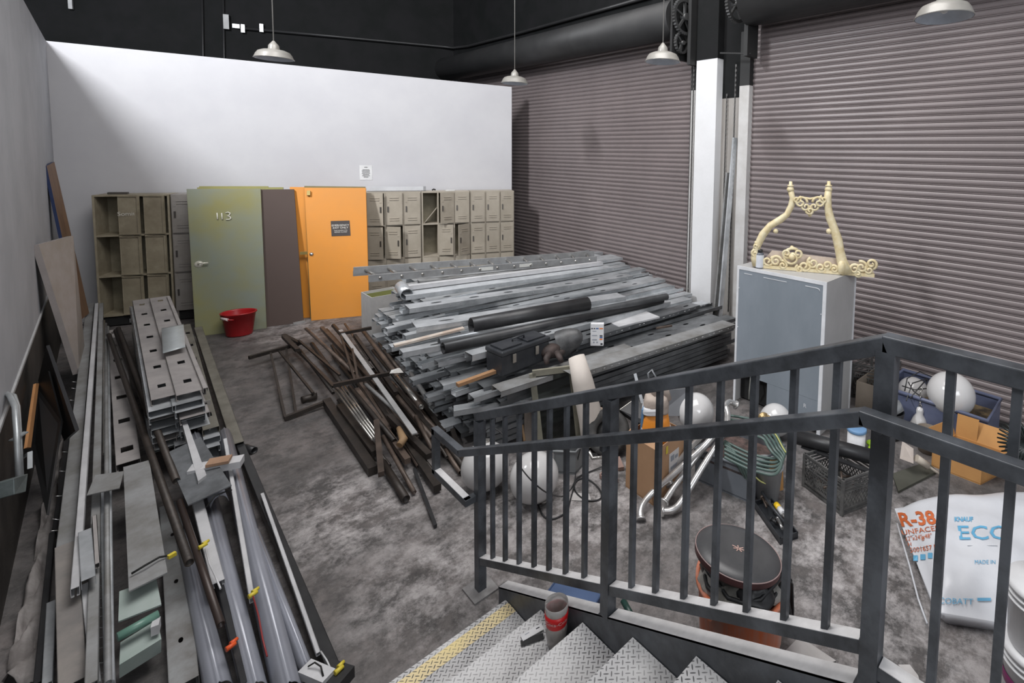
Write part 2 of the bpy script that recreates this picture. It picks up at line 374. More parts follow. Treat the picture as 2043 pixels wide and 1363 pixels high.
chain(4.895, 0.25, 4.3, s_, XW-0.06, -0.0); chain(4.80, 0.3, 4.2, s_, XW-0.13)
chain(4.24, 1.4, 3.7, sR, XW-0.05); chain(4.05, 0.5, 4.1, sR, XW-0.12)
# ================================================================ BACK WALL ITEMS
lock_m = mat('locker_beige', (0.40, 0.355, 0.29), 0.45, 0, (0.34, 0.30, 0.24), 1.0, 3.0, rnd=0.04)
lock_old = mat('locker_worn_beige', (0.33, 0.29, 0.21), 0.5, 0, (0.24, 0.205, 0.145), 1.0, 4.0)
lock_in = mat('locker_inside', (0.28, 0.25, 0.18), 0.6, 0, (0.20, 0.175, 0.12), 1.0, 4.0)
hand_m = mat('latch_steel', (0.16, 0.15, 0.14), 0.35, 0.7); dark_m = mat('dark_slot', (0.01, 0.01, 0.01), 0.8)
RZ = math.atan2(RD.y, RD.x)
def locker(name, label, x0px, x1px, ncol, ntier, doors, m=None, zt_=1.99, leg=0.16, group=None, ypx=450):
    # doors: dict (col,tier)-> angle in degrees (0 closed) / None = missing; hinge side right; negative = hinged left
    m = m or lock_m
    A = onB(x0px, ypx); B = onB(x1px, ypx); W = (B-A).length-0.006; dpt = 0.38; th = 0.012
    root = thing(name, label, 'locker', (A.x, A.y, 0), group, rz=RZ)
    cw = W/ncol; ch = (zt_-leg)/ntier
    mb = MB()
    for i in range(ncol+1):
        x = min(max(i*cw, 0.012), W-0.012); mb.b2((x-0.012, 0.0, leg), (x+0.012, dpt, zt_-0.001))
    for k in range(ntier+1):
        z = leg+k*ch; z = min(max(z, leg+0.012), zt_-0.012); mb.b2((0.002, 0.004, z-0.012), (W-0.002, dpt-0.001, z+0.012))
    for x in (0.0, W-0.03): mb.b2((x, 0.002, 0.0), (x+0.03, 0.03, leg)).b2((x, dpt-0.03, 0), (x+0.03, dpt-0.002, leg))
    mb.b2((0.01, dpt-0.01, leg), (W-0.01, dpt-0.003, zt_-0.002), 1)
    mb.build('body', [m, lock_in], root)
    mb = MB(); mb.b2((0.03, 0.03, 0.02), (W-0.03, dpt-0.03, leg-0.02)); mb.build('base', dark_m, root)
    for c in range(ncol):
        for t in range(ntier):
            a = doors.get((c, t), 0)
            if a is None: continue
            x0 = c*cw+0.014; x1 = (c+1)*cw-0.014; z1 = zt_-t*ch-0.014; z0 = zt_-(t+1)*ch+0.014; dw = x1-x0
            hx = x1 if a >= 0 else x0; sgn = 1 if a >= 0 else -1
            Mx = Matrix.Translation((hx, -0.002, 0)) @ Matrix.Rotation(R(a), 4, 'Z')
            mb = MB(); L_ = -sgn*dw
            def bb(u0, u1, y0, y1, za, zb, mi=0):
                vs_c = Vector(((u0+u1)/2*L_, (y0+y1)/2, (za+zb)/2)); mb.box(vs_c, (abs((u1-u0)*L_), abs(y1-y0), abs(zb-za)), 0, mi, Mx)
            bb(0, 1, -0.022, -0.004, z0, z1)
            for zc in (z1-0.085, z1-0.125, z0+0.085, z0+0.125): bb(0.22, 0.78, -0.031, -0.022, zc-0.009, zc+0.003)
            if abs(a) > 60:
                bb(0.02, 0.98, -0.004, 0.010, z0, z0+0.012); bb(0.02, 0.98, -0.004, 0.010, z1-0.012, z1); bb(0.93, 0.99, -0.004, 0.012, z0, z1)
            bb(0.80, 0.92, -0.026, -0.021, (z0+z1)/2+0.115, (z0+z1)/2+0.13)
            d = mb.build('door', [m], root)
            mb = MB(); bb(0.82, 0.90, -0.034, -0.0221, (z0+z1)/2-0.055, (z0+z1)/2+0.045)
            mb.build('handle', hand_m, d)
    return root
locker('locker_bank', 'old beige locker bank by the left corner, doors missing or folded open, interiors exposed', 186, 341, 3, 3,
       {(0, 0): 169, (0, 1): 169, (0, 2): 169, (1, 0): 168, (1, 1): 170, (1, 2): 171, (2, 0): None, (2, 1): None, (2, 2): None}, lock_old)
locker('locker_bank', 'narrow greyish locker column between the open old lockers and the green door', 343, 392, 1, 3, {}, mat('locker_greyish', (0.30, 0.28, 0.26), 0.5, 0, (0.24, 0.22, 0.20), 1, 3))
locker('locker_bank', 'beige locker bank right beside the orange door, one upper door and one lower door ajar', 731, 841, 3, 3, {(0, 0): -14, (0, 1): -20, (1, 1): -26})
lb = locker('locker_bank', 'middle beige locker bank with two empty doorless cells and doors ajar', 841.5, 938, 3, 3, {(0, 0): None, (0, 1): None, (1, 0): 22, (1, 1): -12, (2, 1): 34})
locker('locker_bank', 'beige locker bank at the right end of the wall with every door shut', 938.5, 1026, 3, 3, {})
p = onB(845, 446); q = onB(872, 414)
o = MB().slab([onB(846, 447, .04), onB(850, 443, .28), onB(874, 412, .28), onB(871, 416, .04)], 0.015).build('loose_shelf', lock_m, origin=p); tag(o, 'loose beige shelf panel tilted inside the open cell of the middle lockers', 'shelf')
# chalk scribble on an old locker door, strip light lying on top of the lockers
o = text('chalk_mark', 'Somit', 0.085, mat('chalk_white', (0.6, 0.58, 0.53), 0.9), frameM(onB(252, 427, -0.034), RD, (0, 0, 1)), None); tag(o, 'faint white chalk scribble on the top door of the old left lockers', 'writing')
a = onB(731, 378, .24); b_ = onB(846, 379, .24); a.z = b_.z = 2.035
sl = thing('strip_light', 'long white strip light housing lying on top of lockers beside the orange door', 'light fixture', a, world=True)
MB().bar(a, b_, 0.13, 0.07).build('housing', mat('white_enamel', (0.55, 0.56, 0.58), 0.4), sl)
MB().bar(a+RD*(b_-a).length*0.985-Vector((0, 0, .0)), b_+RD*0.03, 0.135, 0.075).build('end_cap', mat('grey_cap', (0.28, 0.28, 0.29), 0.4), sl)
o = MB().tube([onB(862, 380.5, .15)+Vector((0, 0, .01)), onB(865, 377.5, .15), onB(869, 380, .15)+Vector((0, 0, .01))], 0.014, 8).build('small_clip', dark_m, origin=onB(865, 380, .15)); tag(o, 'tiny black clip on top of the middle lockers', 'clip')
o = MB().box(onB(898, 381, .12)+Vector((0, 0, .012)), (0.16, 0.09, 0.022), RZ).build('paper_scrap', mat('scrap_white', (0.6, 0.6, 0.58), .8), origin=onB(898, 381, .12)); tag(o, 'small white scrap lying on top of the middle lockers', 'paper')
o = MB().box(onB(236, 388, .15)+Vector((0, 0, .02)), (0.22, 0.05, 0.03), RZ).build('metal_bit', hand_m, origin=onB(290, 387, .15)); o.location = onB(290, 387, .15); tag(o, 'dark metal offcut lying on top of the old left lockers', 'scrap metal')
# notice taped to the white wall
na, nb = onB(718, 331, .445), onB(742, 358, .445); ncx = (na+nb)/2
nt_ = thing('paper_notice', 'white paper notice taped to the white wall above the lockers', 'paper', ncx, world=True)
wN = 0.20; hN = 0.27; mb = MB(); mb.slab([ncx-RD*wN/2-Vector((0, 0, hN/2)), ncx+RD*wN/2-Vector((0, 0, hN/2)), ncx+RD*wN/2+Vector((0, 0, hN/2)), ncx-RD*wN/2+Vector((0, 0, hN/2))], 0.003)
mb.build('sheet', mat('paper_white', (0.72, 0.72, 0.72), 0.8), nt_)
ink = mat('ink_grey', (0.10, 0.10, 0.10), 0.8)
mb = MB()
for k, (l_, z) in enumerate(((0.05, .10), (.11, .055), (.13, .035), (.12, .012), (.13, -.010), (.10, -.032), (.12, -.055), (.07, -.078))):
    c = ncx-RN*0.004+Vector((0, 0, z)); mb.bar(c-RD*l_/2, c+RD*l_/2, 0.002, 0.007, RN.cross(RD))
mb.build('printed_lines', ink, nt_)

# ---- leaning doors (bottom on the floor, top towards the wall)
def lean_door(name, label, bl, br, tl, tr, off, m, th=0.042):
    B0, B1 = G(*bl), G(*br); T0 = onB(*tl, off); pn = (B1-B0).cross(T0-B0); rr_ = ray(*tr); T1 = Vector((0, 0, EYE)); T1 = T1+rr_*((B0-T1).dot(pn)/rr_.dot(pn))
    root = thing(name, label, 'door', B0, world=True)
    mb = MB(); mb.slab([B0, B1, T1, T0], th); mb.build('panel', m, root, bevel=0.003)
    n = (B1-B0).cross(T0-B0).normalized()
    if n.y > 0: n = -n
    return root, B0, B1, T0, T1, n
green = mat('green_door_paint', (0.205, 0.19, 0.055), 0.5, 0, (0.165, 0.195, 0.175), 1.0, 1.3, rnd=0.0, contrast=0.9, detail=3)
green2 = mat('green_door_dark', (0.26, 0.24, 0.06), 0.5, 0, (0.20, 0.19, 0.05), 1.0, 2)
orange = mat('orange_door_paint', (0.68, 0.25, 0.018), 0.45, 0, (0.58, 0.23, 0.03), 1.0, 1.1, contrast=0.8)
brown = mat('brown_door_paint', (0.062, 0.038, 0.030), 0.65, 0, (0.060, 0.036, 0.028), 1.0, 2.0)
edge = mat('door_edge_olive', (0.17, 0.14, 0.05), .6)
lean_door('door_panel', 'olive green door at the back of the stack, its top edge just above the numbered green door', (404, 657), (548, 641), (397, 371.5), (535, 371.5), -.05, green2, th=.035)
lean_door('door_panel', 'wider olive green door peeking out between the numbered green door and the brown door', (400, 662), (575, 642), (393, 374), (565, 373.5), -.10, green2, th=.035)
lean_door('door_panel', 'orange door standing behind, its left strip showing beside the brown door', (592, 636), (695, 627), (578, 373), (690, 374), -.045, orange, th=.035)
lean_door('door_panel', 'thin olive brown edged door behind the front orange door', (619, 636), (731, 625), (607, 371), (729, 372.5), -.095, edge, th=.02)
rt, B0, B1, T0, T1, n = lean_door('door_panel', 'dark brown door leaning between the green door and the orange doors', (524, 654), (606, 643), (511, 378), (587, 377.5), -.16, brown)
MB().bar(G(585, 646, .015), G(608, 641, .015), .03, .03).build('bottom_bracket', gm, rt)
rt, B0, B1, T0, T1, n = lean_door('door_panel', 'large olive green door marked 113 with a pale lever handle, leaning on the lockers', (390, 672), (532, 655), (372, 377), (520, 376.5), -.23, green)
ux = (B1-B0).normalized(); uy = (T0-B0).normalized(); DW = (B1-B0).length; DH = (T0-B0).length
def dp(u, v, o=0.0): return B0.lerp(B1, u).lerp(T0.lerp(T1, u), v)+n*o
wp = mat('number_white', (0.78, 0.76, 0.66), 0.6)
cN = dp(0.47, 0.80, .010)
nm = MB()
for x0, pts in ((-.075, [(0, .055), (0, -.05)]), (-.02, [(0, .05), (0, -.055)])):
    nm.tube([cN+ux*(x0+p_[0])+uy*p_[1] for p_ in pts], 0.008, 6)
nm.tube([cN+ux*(.035+x_)+uy*y_ for x_, y_ in ((-.01, .05), (.02, .062), (.045, .045), (.035, .012), (.01, .003), (.04, -.01), (.05, -.035), (.03, -.058), (-.01, -.055))], 0.008, 6)
nm.build('door_number', wp, rt)
chrome = mat('chrome', (0.62, 0.62, 0.60), 0.2, 0.9)
hp = dp(0.10, 0.475, 0.0); M4 = frameM(hp, ux, uy)
hd = MB().lathe([(0.001, .012), (.045, .012), (.05, .0)], n=20, mat4=M4).tube([hp+n*.01, hp+n*.055, hp+n*.055+ux*.12], .012, 8).build('lever_handle', mat('handle_ivory', (0.72, 0.70, 0.60), 0.3, .3), rt)
rt, B0, B1, T0, T1, n = lean_door('door_panel', 'bright orange door with EMERGENCY EXIT ONLY plaque, leaning in front of the lockers', (621, 640), (737, 629), (607, 374.5), (730, 375), -.13, orange)
ux = (B1-B0).normalized(); uy = (T0-B0).normalized(); DW = (B1-B0).length; DH = (T0-B0).length
brass = mat('brass_dull', (0.50, 0.38, 0.14), 0.35, 0.6)
pc = dp(0.555, 0.678, .004); pw = DW*.335; ph = DH*.118
pl = MB().slab([pc-ux*pw/2-uy*ph/2+n*.002, pc+ux*pw/2-uy*ph/2+n*.002, pc+ux*pw/2+uy*ph/2+n*.002, pc-ux*pw/2+uy*ph/2+n*.002], .005).build('sign_plaque', mat('plaque_brown', (0.035, 0.025, 0.022), .5), rt)
pt = mat('plaque_text', (0.75, 0.72, 0.66), .6)
for body, dy, sz in (('EMERGENCY', .050, .044), ('EXIT ONLY', .008, .044), ('THIS DOOR IS TO', -.038, .024), ('REMAIN CLOSED', -.066, .024)):
    t_ = text('sign_text', body, sz, pt, frameM(pc+uy*dy+n*.006, ux, uy), rt); t_.parent = pl; t_.location = (0, 0, 0)
MB().box((0, 0, .02), (.045, .08, .04), 0, 0, frameM(dp(.07, .955, 0), ux, uy)).build('closer_bracket', brass, rt)
lk = MB().lathe([(0.001, .02), (.022, .02), (.03, .0)], n=16, mat4=frameM(dp(.06, .488, 0), ux, uy)).build('lock_cylinder', chrome, rt)
MB().box(dp(-.055, .50, -.02), (.12, .03, .045), RZ).build('latch_bolt', brass, rt)
# ---- red bucket
bk = thing('bucket', 'red plastic bucket standing on the floor in front of the green door', 'bucket', G(478, 668))
red = mat('red_plastic', (0.42, 0.012, 0.016), 0.35, 0, (0.36, 0.01, 0.014), 1.0, 4)
MB().lathe([(0.001, .005), (.145, .005), (.155, .02), (.20, .33), (.215, .33), (.215, .345), (.198, .345), (.192, .33), (.148, .025), (.001, .02)], n=32, sx=1.0, sy=0.8).build('body', red, bk)
MB().tube([(-.19, -.06, .31), (-.10, -.175, .285), (0.0, -.19, .28)], .008, 8).build('handle', red, bk)
MB().tube([(-.165, -.115, .295), (-.07, -.18, .285)], .018, 10).build('handle_grip', mat('grip_white', (.7, .62, .6), .5), bk); bk.rotation_euler.z = R(-25)
# ---- boards leaning in the left corner
wood = mat('board_brown', (0.20, 0.115, 0.065), 0.6, 0, (0.15, 0.085, 0.05), 1.0, 3, stretch=(4, 4, 0.6))
blue = mat('board_blue', (0.02, 0.035, 0.10), .5)
def board(label, bl, tr_pts, m, m2, th, zb=0.0):
    pass
bA = PY(160, 640, 10.75); q = [PY(135, 640, 10.4), PY(152, 640, 10.4), PY(107, 324, 11.35), PY(91, 329, 11.30)]
o = MB().slab([PY(160, 640, 10.0), PY(178, 625, 10.3), PY(108.5, 323, 10.5), PY(93, 331, 10.05)], 0.03, 0, 1).build('leaning_board', [wood, blue], origin=PY(160, 640, 10.0)); tag(o, 'tall brown board with dark blue edge leaning in the left corner', 'board')
pinkb = mat('particle_board', (0.36, 0.32, 0.30), 0.7, 0, (0.30, 0.26, 0.22), 1.0, 2.5)
c0 = PX(157, 738, -0.13); c1 = G(163, 700, .45); 
o = MB().slab([G(158, 745, .30), G(170, 700, .30), PY(146, 470, 8.6), PX(77, 488, -0.47)], 0.045, 0, 1).build('leaning_board', [pinkb, mat('board_side', (0.30, .27, .26), .7)], origin=G(158, 745, .30)); tag(o, 'wide pinkish particle board leaning against the left wall', 'board')
o = MB().slab([PX(128, 880, -.30), PX(150, 860, -.22), PX(92, 690, -.40), PX(76, 760, -.46)], 0.02).build('leaning_board', mat('dark_panel', (0.02, 0.02, 0.022), .5), origin=PX(95, 1030, -.30)); o.location = PX(95, 1030, -.30); tag(o, 'small dark panel leaning at the foot of the left wall', 'board')
bpan = thing('pointed_board', 'black pointed panel with orange wooden edge leaning beside the grey conduit', 'board', PX(93, 1028, -.33), world=True)
MB().slab([PX(93, 1028, -.33), PX(122, 840, -.30), PX(96, 740, -.38), PX(72, 770, -.46), PX(62, 892, -.455)], 0.012).build('panel', mat('panel_black', (0.012, 0.012, 0.013), .55), bpan)
MB().slab([PX(54, 893, -.44), PX(62, 893, -.43), PX(78, 765, -.44), PX(72, 765, -.45)], 0.015).build('wood_edge', mat('raw_wood', (0.45, 0.22, 0.09), .6), bpan)
# cloth-like plaster sheet along the wall bottom
crump = mat('dusty_sheet', (0.30, 0.28, 0.27), 0.8, 0, (0.15, 0.135, 0.13), 1.0, 5, 0.4, 12)
mb = MB(); L0 = [(104, 905), (92, 960), (78, 1060), (40, 1230), (5, 1363)]; L1 = [(128, 870), (115, 960), (112, 1060), (95, 1200), (72, 1363)]
vs = []; nS = 40
def lerp_list(L_, t):
    t *= len(L_)-1; i = min(int(t), len(L_)-2); f_ = t-i; return (L_[i][0]*(1-f_)+L_[i+1][0]*f_, L_[i][1]*(1-f_)+L_[i+1][1]*f_)
for i in range(nS):
    a_ = G(*lerp_list(L0, i/(nS-1)), .03); b_ = G(*lerp_list(L1, i/(nS-1)), .03)
    for j in range(7):
        p_ = a_.lerp(b_, j/6); p_.z = .035+0.028*math.sin(i*1.3+j)+0.02*math.sin(i*.47+j*1.7); p_.x = max(p_.x, XL+.01); vs.append(p_)
mb.add(vs, [(i*7+j, i*7+j+1, (i+1)*7+j+1, (i+1)*7+j) for i in range(nS-1) for j in range(6)], 0, True)
o = mb.build('crumpled_sheet', crump, origin=G(100, 960)); m_ = o.modifiers.new('th', 'SOLIDIFY'); m_.thickness = 0.004; tag(o, 'crumpled dusty grey sheet lying along the foot of the left wall', 'sheet')
# ---- conduit and box on the left wall
galv = mat('galvanized_conduit', (0.42, 0.44, 0.45), 0.38, 0.45, (0.34, 0.36, 0.37), 1, 8)
cd = thing('wall_conduit', 'two galvanized conduits bending out of the left wall above a metal electrical box', 'pipe', PX(40, 980, -.42), world=True)
for k in (0, 1):
    MB().tube([PX(8+k*6, 782+k*4, -.53), PX(20+k*7, 790, -.47), PX(30+k*4, 812, -.44), PX(33+k*4, 860, -.43), PX(37+k*4, 952, -.42)], .014, 10).build('conduit', galv, cd)
MB().bar(PX(22, 880, -.455), PX(52, 862, -.40), .03, .008).build('strap', galv, cd)
MB().bar(PX(43, 915, -.43), PX(60, 903, -.38), .02, .012).bar(PX(60, 903, -.38), PX(60, 935, -.38), .02, .012).build('bracket', galv, cd)
bx = thing('junction_box', 'grey steel electrical box below the conduits on the left wall', 'electrical box', PX(42, 985, -.40), world=True)
MB().slab([PX(29, 987, -.40), PX(52, 981, -.37), PX(56, 945, -.37), PX(28, 955, -.40)], .09).build('box', mat('box_steel', (0.16, 0.19, 0.19), .4, .3, (0.10, .12, .12), 1, 9), bx, bevel=.003)
for (x, y) in ((34, 766), (12, 833), (66, 684), (62, 688)): pass
# ================================================================ METAL STUDS AND PIPES
steel = mat('galvanized_steel', (0.66, 0.68, 0.70), 0.34, 0.45, (0.34, 0.36, 0.375), 1.0, 3.5, 0.1, 15, rnd=0.16, contrast=0.8)
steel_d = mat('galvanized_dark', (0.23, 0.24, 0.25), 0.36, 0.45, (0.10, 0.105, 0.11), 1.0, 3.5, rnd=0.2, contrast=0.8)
steel_p = mat('galvanized_dusty_pink', (0.35, 0.325, 0.315), 0.6, 0.1, (0.25, 0.235, 0.23), 1.0, 3.0, 0.1, 15, rnd=0.08)
steel_w = mat('white_painted_steel', (0.58, 0.58, 0.59), 0.45, 0.1, (0.45, 0.45, 0.46), 1.0, 3.0, rnd=0.06)
steel_g = mat('dusty_grey_steel', (0.30, 0.305, 0.31), 0.55, 0.2, (0.17, 0.165, 0.155), 1.0, 3.2, 0.15, 10, rnd=0.1, contrast=0.6)
steel_o = mat('olive_dusty_steel', (0.20, 0.19, 0.16), 0.55, 0.2, (0.12, 0.11, 0.09), 1.0, 3.2, rnd=0.1)
lav = mat('lavender_enamel', (0.33, 0.34, 0.385), 0.30, 0.15, (0.27, 0.28, 0.32), 1.0, 1.2)
blackm = mat('black_steel', (0.022, 0.022, 0.024), 0.42, 0.2, (0.05, 0.05, 0.05), 0.5, 5, rnd=.15)
rust = mat('rusty_pipe', (0.046, 0.036, 0.030), 0.5, 0.25, (0.020, 0.017, 0.015), 1.0, 6.0, 0.2, 30, rnd=0.3, contrast=0.8)
rust2 = mat('brown_tube', (0.14, 0.105, 0.085), 0.5, 0.3, (0.07, 0.052, 0.042), 1.0, 5.0, rnd=0.25)
brite = mat('bright_rod', (0.50, 0.48, 0.45), 0.25, 0.8)
screw_m = mat('screw_zinc', (0.62, 0.62, 0.62), 0.3, 0.6)
_studs = {}
def stud_mesh(L, w, h, hole, key_m, t=0.0025, lip=0.012, step=0.61, off=0.3, hw=0.038, hl=0.10, oval=True):
    """C-shaped channel running +x, web on top (z=0), open side down."""
    mb = MB(); z0 = 0.0
    # web with real punched holes
    xs = 0.0; segs = []
    if hole:
        x = off
        while x+hl/2+0.03 < L: segs.append(x); x += step
    cur = 0.0
    for c in segs:
        a, b = c-hl/2-0.02, c+hl/2+0.02
        if a > cur: mb.b2((cur, -w/2, -t), (a, w/2, 0))
        n = 12; inner = []; outer = []
        for k in range(n):
            ang = 2*math.pi*(k+0.5)/n; ca, sa = math.cos(ang), math.sin(ang)
            if oval: inner.append((c+(hl/2)*ca if abs(ca) > .3 else c+(hl/2)*ca, (hw/2)*sa))
            else: inner.append((c+max(-1, min(1, ca*1.5))*hl/2, max(-1, min(1, sa*1.5))*hw/2))
            sc = 1/max(abs(ca), abs(sa)); outer.append((c+ca*sc*(hl/2+0.02), sa*sc*w/2))
        vs = [(x_, y_, zz) for zz in (0, -t) for x_, y_ in inner+outer]; fs = []
        for k in range(n):
            j = (k+1) % n; fs += [(k, j, n+j, n+k), (2*n+k, 3*n+k, 3*n+j, 2*n+j), (k, 2*n+k, 2*n+j, j)]
        mb.add(vs, fs); cur = b
    mb.b2((cur, -w/2, -t), (L, w/2, 0))
    for s in (-1, 1):
        mb.b2((0, s*w/2, -h), (L, s*(w/2-t), 0))
        if lip: mb.b2((0, s*w/2, -h), (L, s*(w/2-lip), -h+t))
    return mb
def stud(name, label, p, q, w, h, m, hole=True, roll=0.0, cat='metal stud', group=None, key=None, **kw):
    p = Vector(p); q = Vector(q); L = (q-p).length
    if key and key in _studs:
        o = _studs[key].copy(); COL.objects.link(o)
        o.name = name
    else:
        o = stud_mesh(L, w, h, hole, m, **kw).build(name, m)
        if key: _studs[key] = o
    o.matrix_world = basis(p, q, roll); tag(o, label, cat, group)
    for k_ in ('group',):
        if not group and k_ in o: del o[k_]
    return o
def screws(o, L, w, n, side=-1, z=0.0, seed=1, parent=None):
    rr = random.Random(seed); mb = MB()
    for i in range(n):
        x = L*(i+0.5+rr.uniform(-.3, .3))/n; y = side*w/2
        mb.tube([(x, y, z-0.005), (x+rr.uniform(-.01, .01), y+side*0.03, z+0.012)], 0.0022, 5)
    s = mb.build('screws', screw_m, o); s['kind'] = 'stuff'; return s
def solid(name, label, p, q, w, h, m, cat='metal bar', group=None, roll=0.0, up=(0, 0, 1)):
    mb = MB(); mb.bar(Vector(p), Vector(q), w, h, up); o = mb.build(name, m, origin=p); return tag(o, label, cat, group)
def pipe_o(name, label, p, q, r, m, cat='pipe', group=None, t=None):
    o = MB().pipe(Vector(p), Vector(q), r, t or r*0.15).build(name, m, origin=p); return tag(o, label, cat, group)

# ---------------- the big stack of studs on the right
rs = random.Random(11)
LZ = {}                                             # row heights: front row low, rear rows higher
y = 3.72; row = 0; nst = 0
def stack_h(y):   # top height of the stack at depth y
    return 0.60+0.38*min(1.0, max(0.0, (y-3.9)/2.6))
widths = [0.185, 0.165, 0.20, 0.175]
while y < 7.35:
    wdt = widths[row % 4]; H_ = stack_h(y); z = 0.05; k = 0
    while z+0.060 < H_:
        xl = 2.18+0.09*max(0, y-4.2)+0.05*math.sin(y*2.3)+rs.uniform(-.10, .16)+(0.18 if k > 8 else 0)+0.03*k*(1 if y < 5.5 else .4)*.4; xr = 5.62-0.08*max(0, y-4)+rs.uniform(-.08, .05)
        if y < 4.2: xr = 5.50+rs.uniform(-.05, .03)
        hh = 0.050; sl = rs.uniform(-.012, .012)
        dz = rs.uniform(0, 0.004); yl = y+0.30*(1-min(1, (y-3.7)/3.0))+wdt/2+sl; yr = y-0.10*(y-4)*0.3+wdt/2-0.05
        if k == 0: zone = 'lowest layer of the big stack of studs'
        lab = ('galvanized steel stud in the front face of the big stack, lower than its top layer' if row < 1 else
               ('galvanized steel stud in the big stack, its cut end showing in the jagged left side' if xl < 2.34 else 'galvanized steel stud inside the big stack, its cut end set back from the left side'))
        grp = 'studs in the front face of the big stack' if row < 1 else ('studs with ends jutting from the left side of the stack' if xl < 2.34 else 'studs set back inside the big stack')
        key = 'st%d_%d' % (row % 4, k % 2)
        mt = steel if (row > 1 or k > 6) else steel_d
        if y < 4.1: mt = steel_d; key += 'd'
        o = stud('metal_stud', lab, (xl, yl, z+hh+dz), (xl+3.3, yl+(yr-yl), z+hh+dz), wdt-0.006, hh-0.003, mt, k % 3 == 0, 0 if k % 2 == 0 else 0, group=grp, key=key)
        if k % 2 == 1 and rs.random() < .6:
            o.matrix_world = basis((xl, yl, z+dz), (xl+3.3, yr, z+dz), math.pi)
        nst += 1; z += 0.0565; k += 1
    LZ[row] = (y, z); y += wdt+0.012; row += 1
# ---------------- distinct pieces on top of the big stack (photo pixel, height)
def topstud(label, a, b, z1, z2, w, h, m, hole=True, **kw):
    return stud('metal_stud', label, G(*a, z1), G(*b, z2), w, h, m, hole, **kw)
zr = 1.06
o = topstud('widest galvanized channel with oval holes across the middle top of the big stack', (812, 612), (1255, 548), 1.06, 1.00, 0.20, 0.05, steel, step=.42, hl=.12, hw=.05); screws(o, 3.6, .2, 22, -1, -.02, 3)
topstud('galvanized channel with stained face behind the bright rail on the big stack', (803, 586), (1215, 531), 1.10, 1.04, 0.26, 0.05, steel, hole=False)
topstud('pale narrow tray with bright rolled edge on the rear of the big stack', (795, 572), (1200, 522), 1.16, 1.10, 0.09, 0.05, steel_w, hole=False)
o = topstud('galvanized channel with narrow slots behind the black tube on the big stack', (826, 648), (1240, 588), 1.03, 0.97, 0.22, 0.05, steel, step=.75, hl=.16, hw=.035); screws(o, 3.5, .22, 18, -1, -.02, 4)
topstud('dusty long channel just behind the ladder side of the stack', (835, 560), (1185, 524), 1.08, 1.03, 0.12, 0.05, steel_g, step=.5, hl=.14, hw=.03)
o = topstud('dark channel with few slots running to the pillar on the big stack', (985, 722), (1385, 606), 0.80, 0.66, 0.20, 0.05, steel_d, step=.9, hl=.12, hw=.04); screws(o, 3.6, .2, 30, -1, -.02, 5)
o = topstud('front topmost channel with dusty web beside the booklet box on the stack', (1130, 742), (1455, 643), 0.70, 0.60, 0.22, 0.05, steel_g, hole=False); screws(o, 3.0, .22, 30, -1, -.02, 6)
topstud('pale grey channel under the black tool box', (990, 775), (1255, 690), 0.66, 0.66, 0.18, 0.05, steel_g, hole=False)
topstud('galvanized channel with open end facing out just left of the tool box', (935, 705), (1330, 600), 0.86, 0.76, 0.14, 0.06, steel, step=.6)
topstud('short galvanized channel jutting from left side of the stack near the lath', (800, 700), (1060, 650), 0.92, 0.88, 0.12, 0.05, steel)
topstud('galvanized stud lying crosswise low at the left front of the stack', (905, 815), (1180, 770), 0.40, 0.40, 0.12, 0.05, steel)
# extra jutting ends
for i, (a, ln, z, w_) in enumerate((((792, 640), 1.2, .88, .10), ((806, 668), 1.0, .86, .09), ((778, 690), 1.1, .72, .11), ((838, 735), 1.0, .64, .12), ((820, 757), .9, .50, .10), ((880, 765), .9, .56, .12), ((905, 790), .9, .46, .10), ((850, 790), .8, .34, .12), ((940, 790), .9, .52, .12), ((800, 625), .9, .96, .10), ((870, 720), .9, .74, .13), ((950, 822), .9, .34, .12), ((812, 702), .9, .70, .09), ((770, 655), .8, .80, .08))):
    p = G(*a, z); q = p+Vector((ln, rs.uniform(-.14, .02), rs.uniform(0, .02)))
    stud('stud_offcut', 'short galvanized offcut, open end jutting from the left side of the big stack', p, q, w_, .05, steel, i % 2 == 0, rs.uniform(-.1, .1)+(math.pi if i % 3 == 0 else 0), group='stud offcuts jutting from the stack')
# ladder
lad = thing('ladder', 'long aluminium extension ladder lying along the rear of the stud stack, jutting left past it', 'ladder', G(703, 545, 1.12), world=True)
alu = mat('ladder_aluminium', (0.36, 0.365, 0.37), 0.4, 0.4, (0.27, 0.27, 0.27), 1, 5)
pA, pB = G(705, 540, 1.20), G(1185, 506, 1.13); pC, pD = G(735, 556, 1.16), G(1190, 517, 1.09)
for a_, b_ in ((pA, pB), (pC, pD)): MB().bar(a_, b_, 0.030, 0.085).build('side_rail', alu, lad)
for i in range(13):
    t_ = (i+.5)/13; a_ = pA.lerp(pB, t_); b_ = pC.lerp(pD, t_); MB().tube([a_, b_-(a_-b_).normalized()*.03], 0.017, 10).build('rung', brite, lad)
for i, t_ in enumerate((.42, .60)): MB().bar(pC.lerp(pD, t_)-Vector((0, .018, 0)), pC.lerp(pD, t_+.06)-Vector((0, .018, 0)), .004, .045).build('label_strip', mat('label_white', (.6, .6, .57), .6), lad)
pE, pF = G(703, 545, 1.10), G(860, 534, 1.10)
MB().bar(pE+Vector((0, -.03, 0)), pF+Vector((0, -.03, 0)), .03, .07).build('fly_rail', alu, lad)
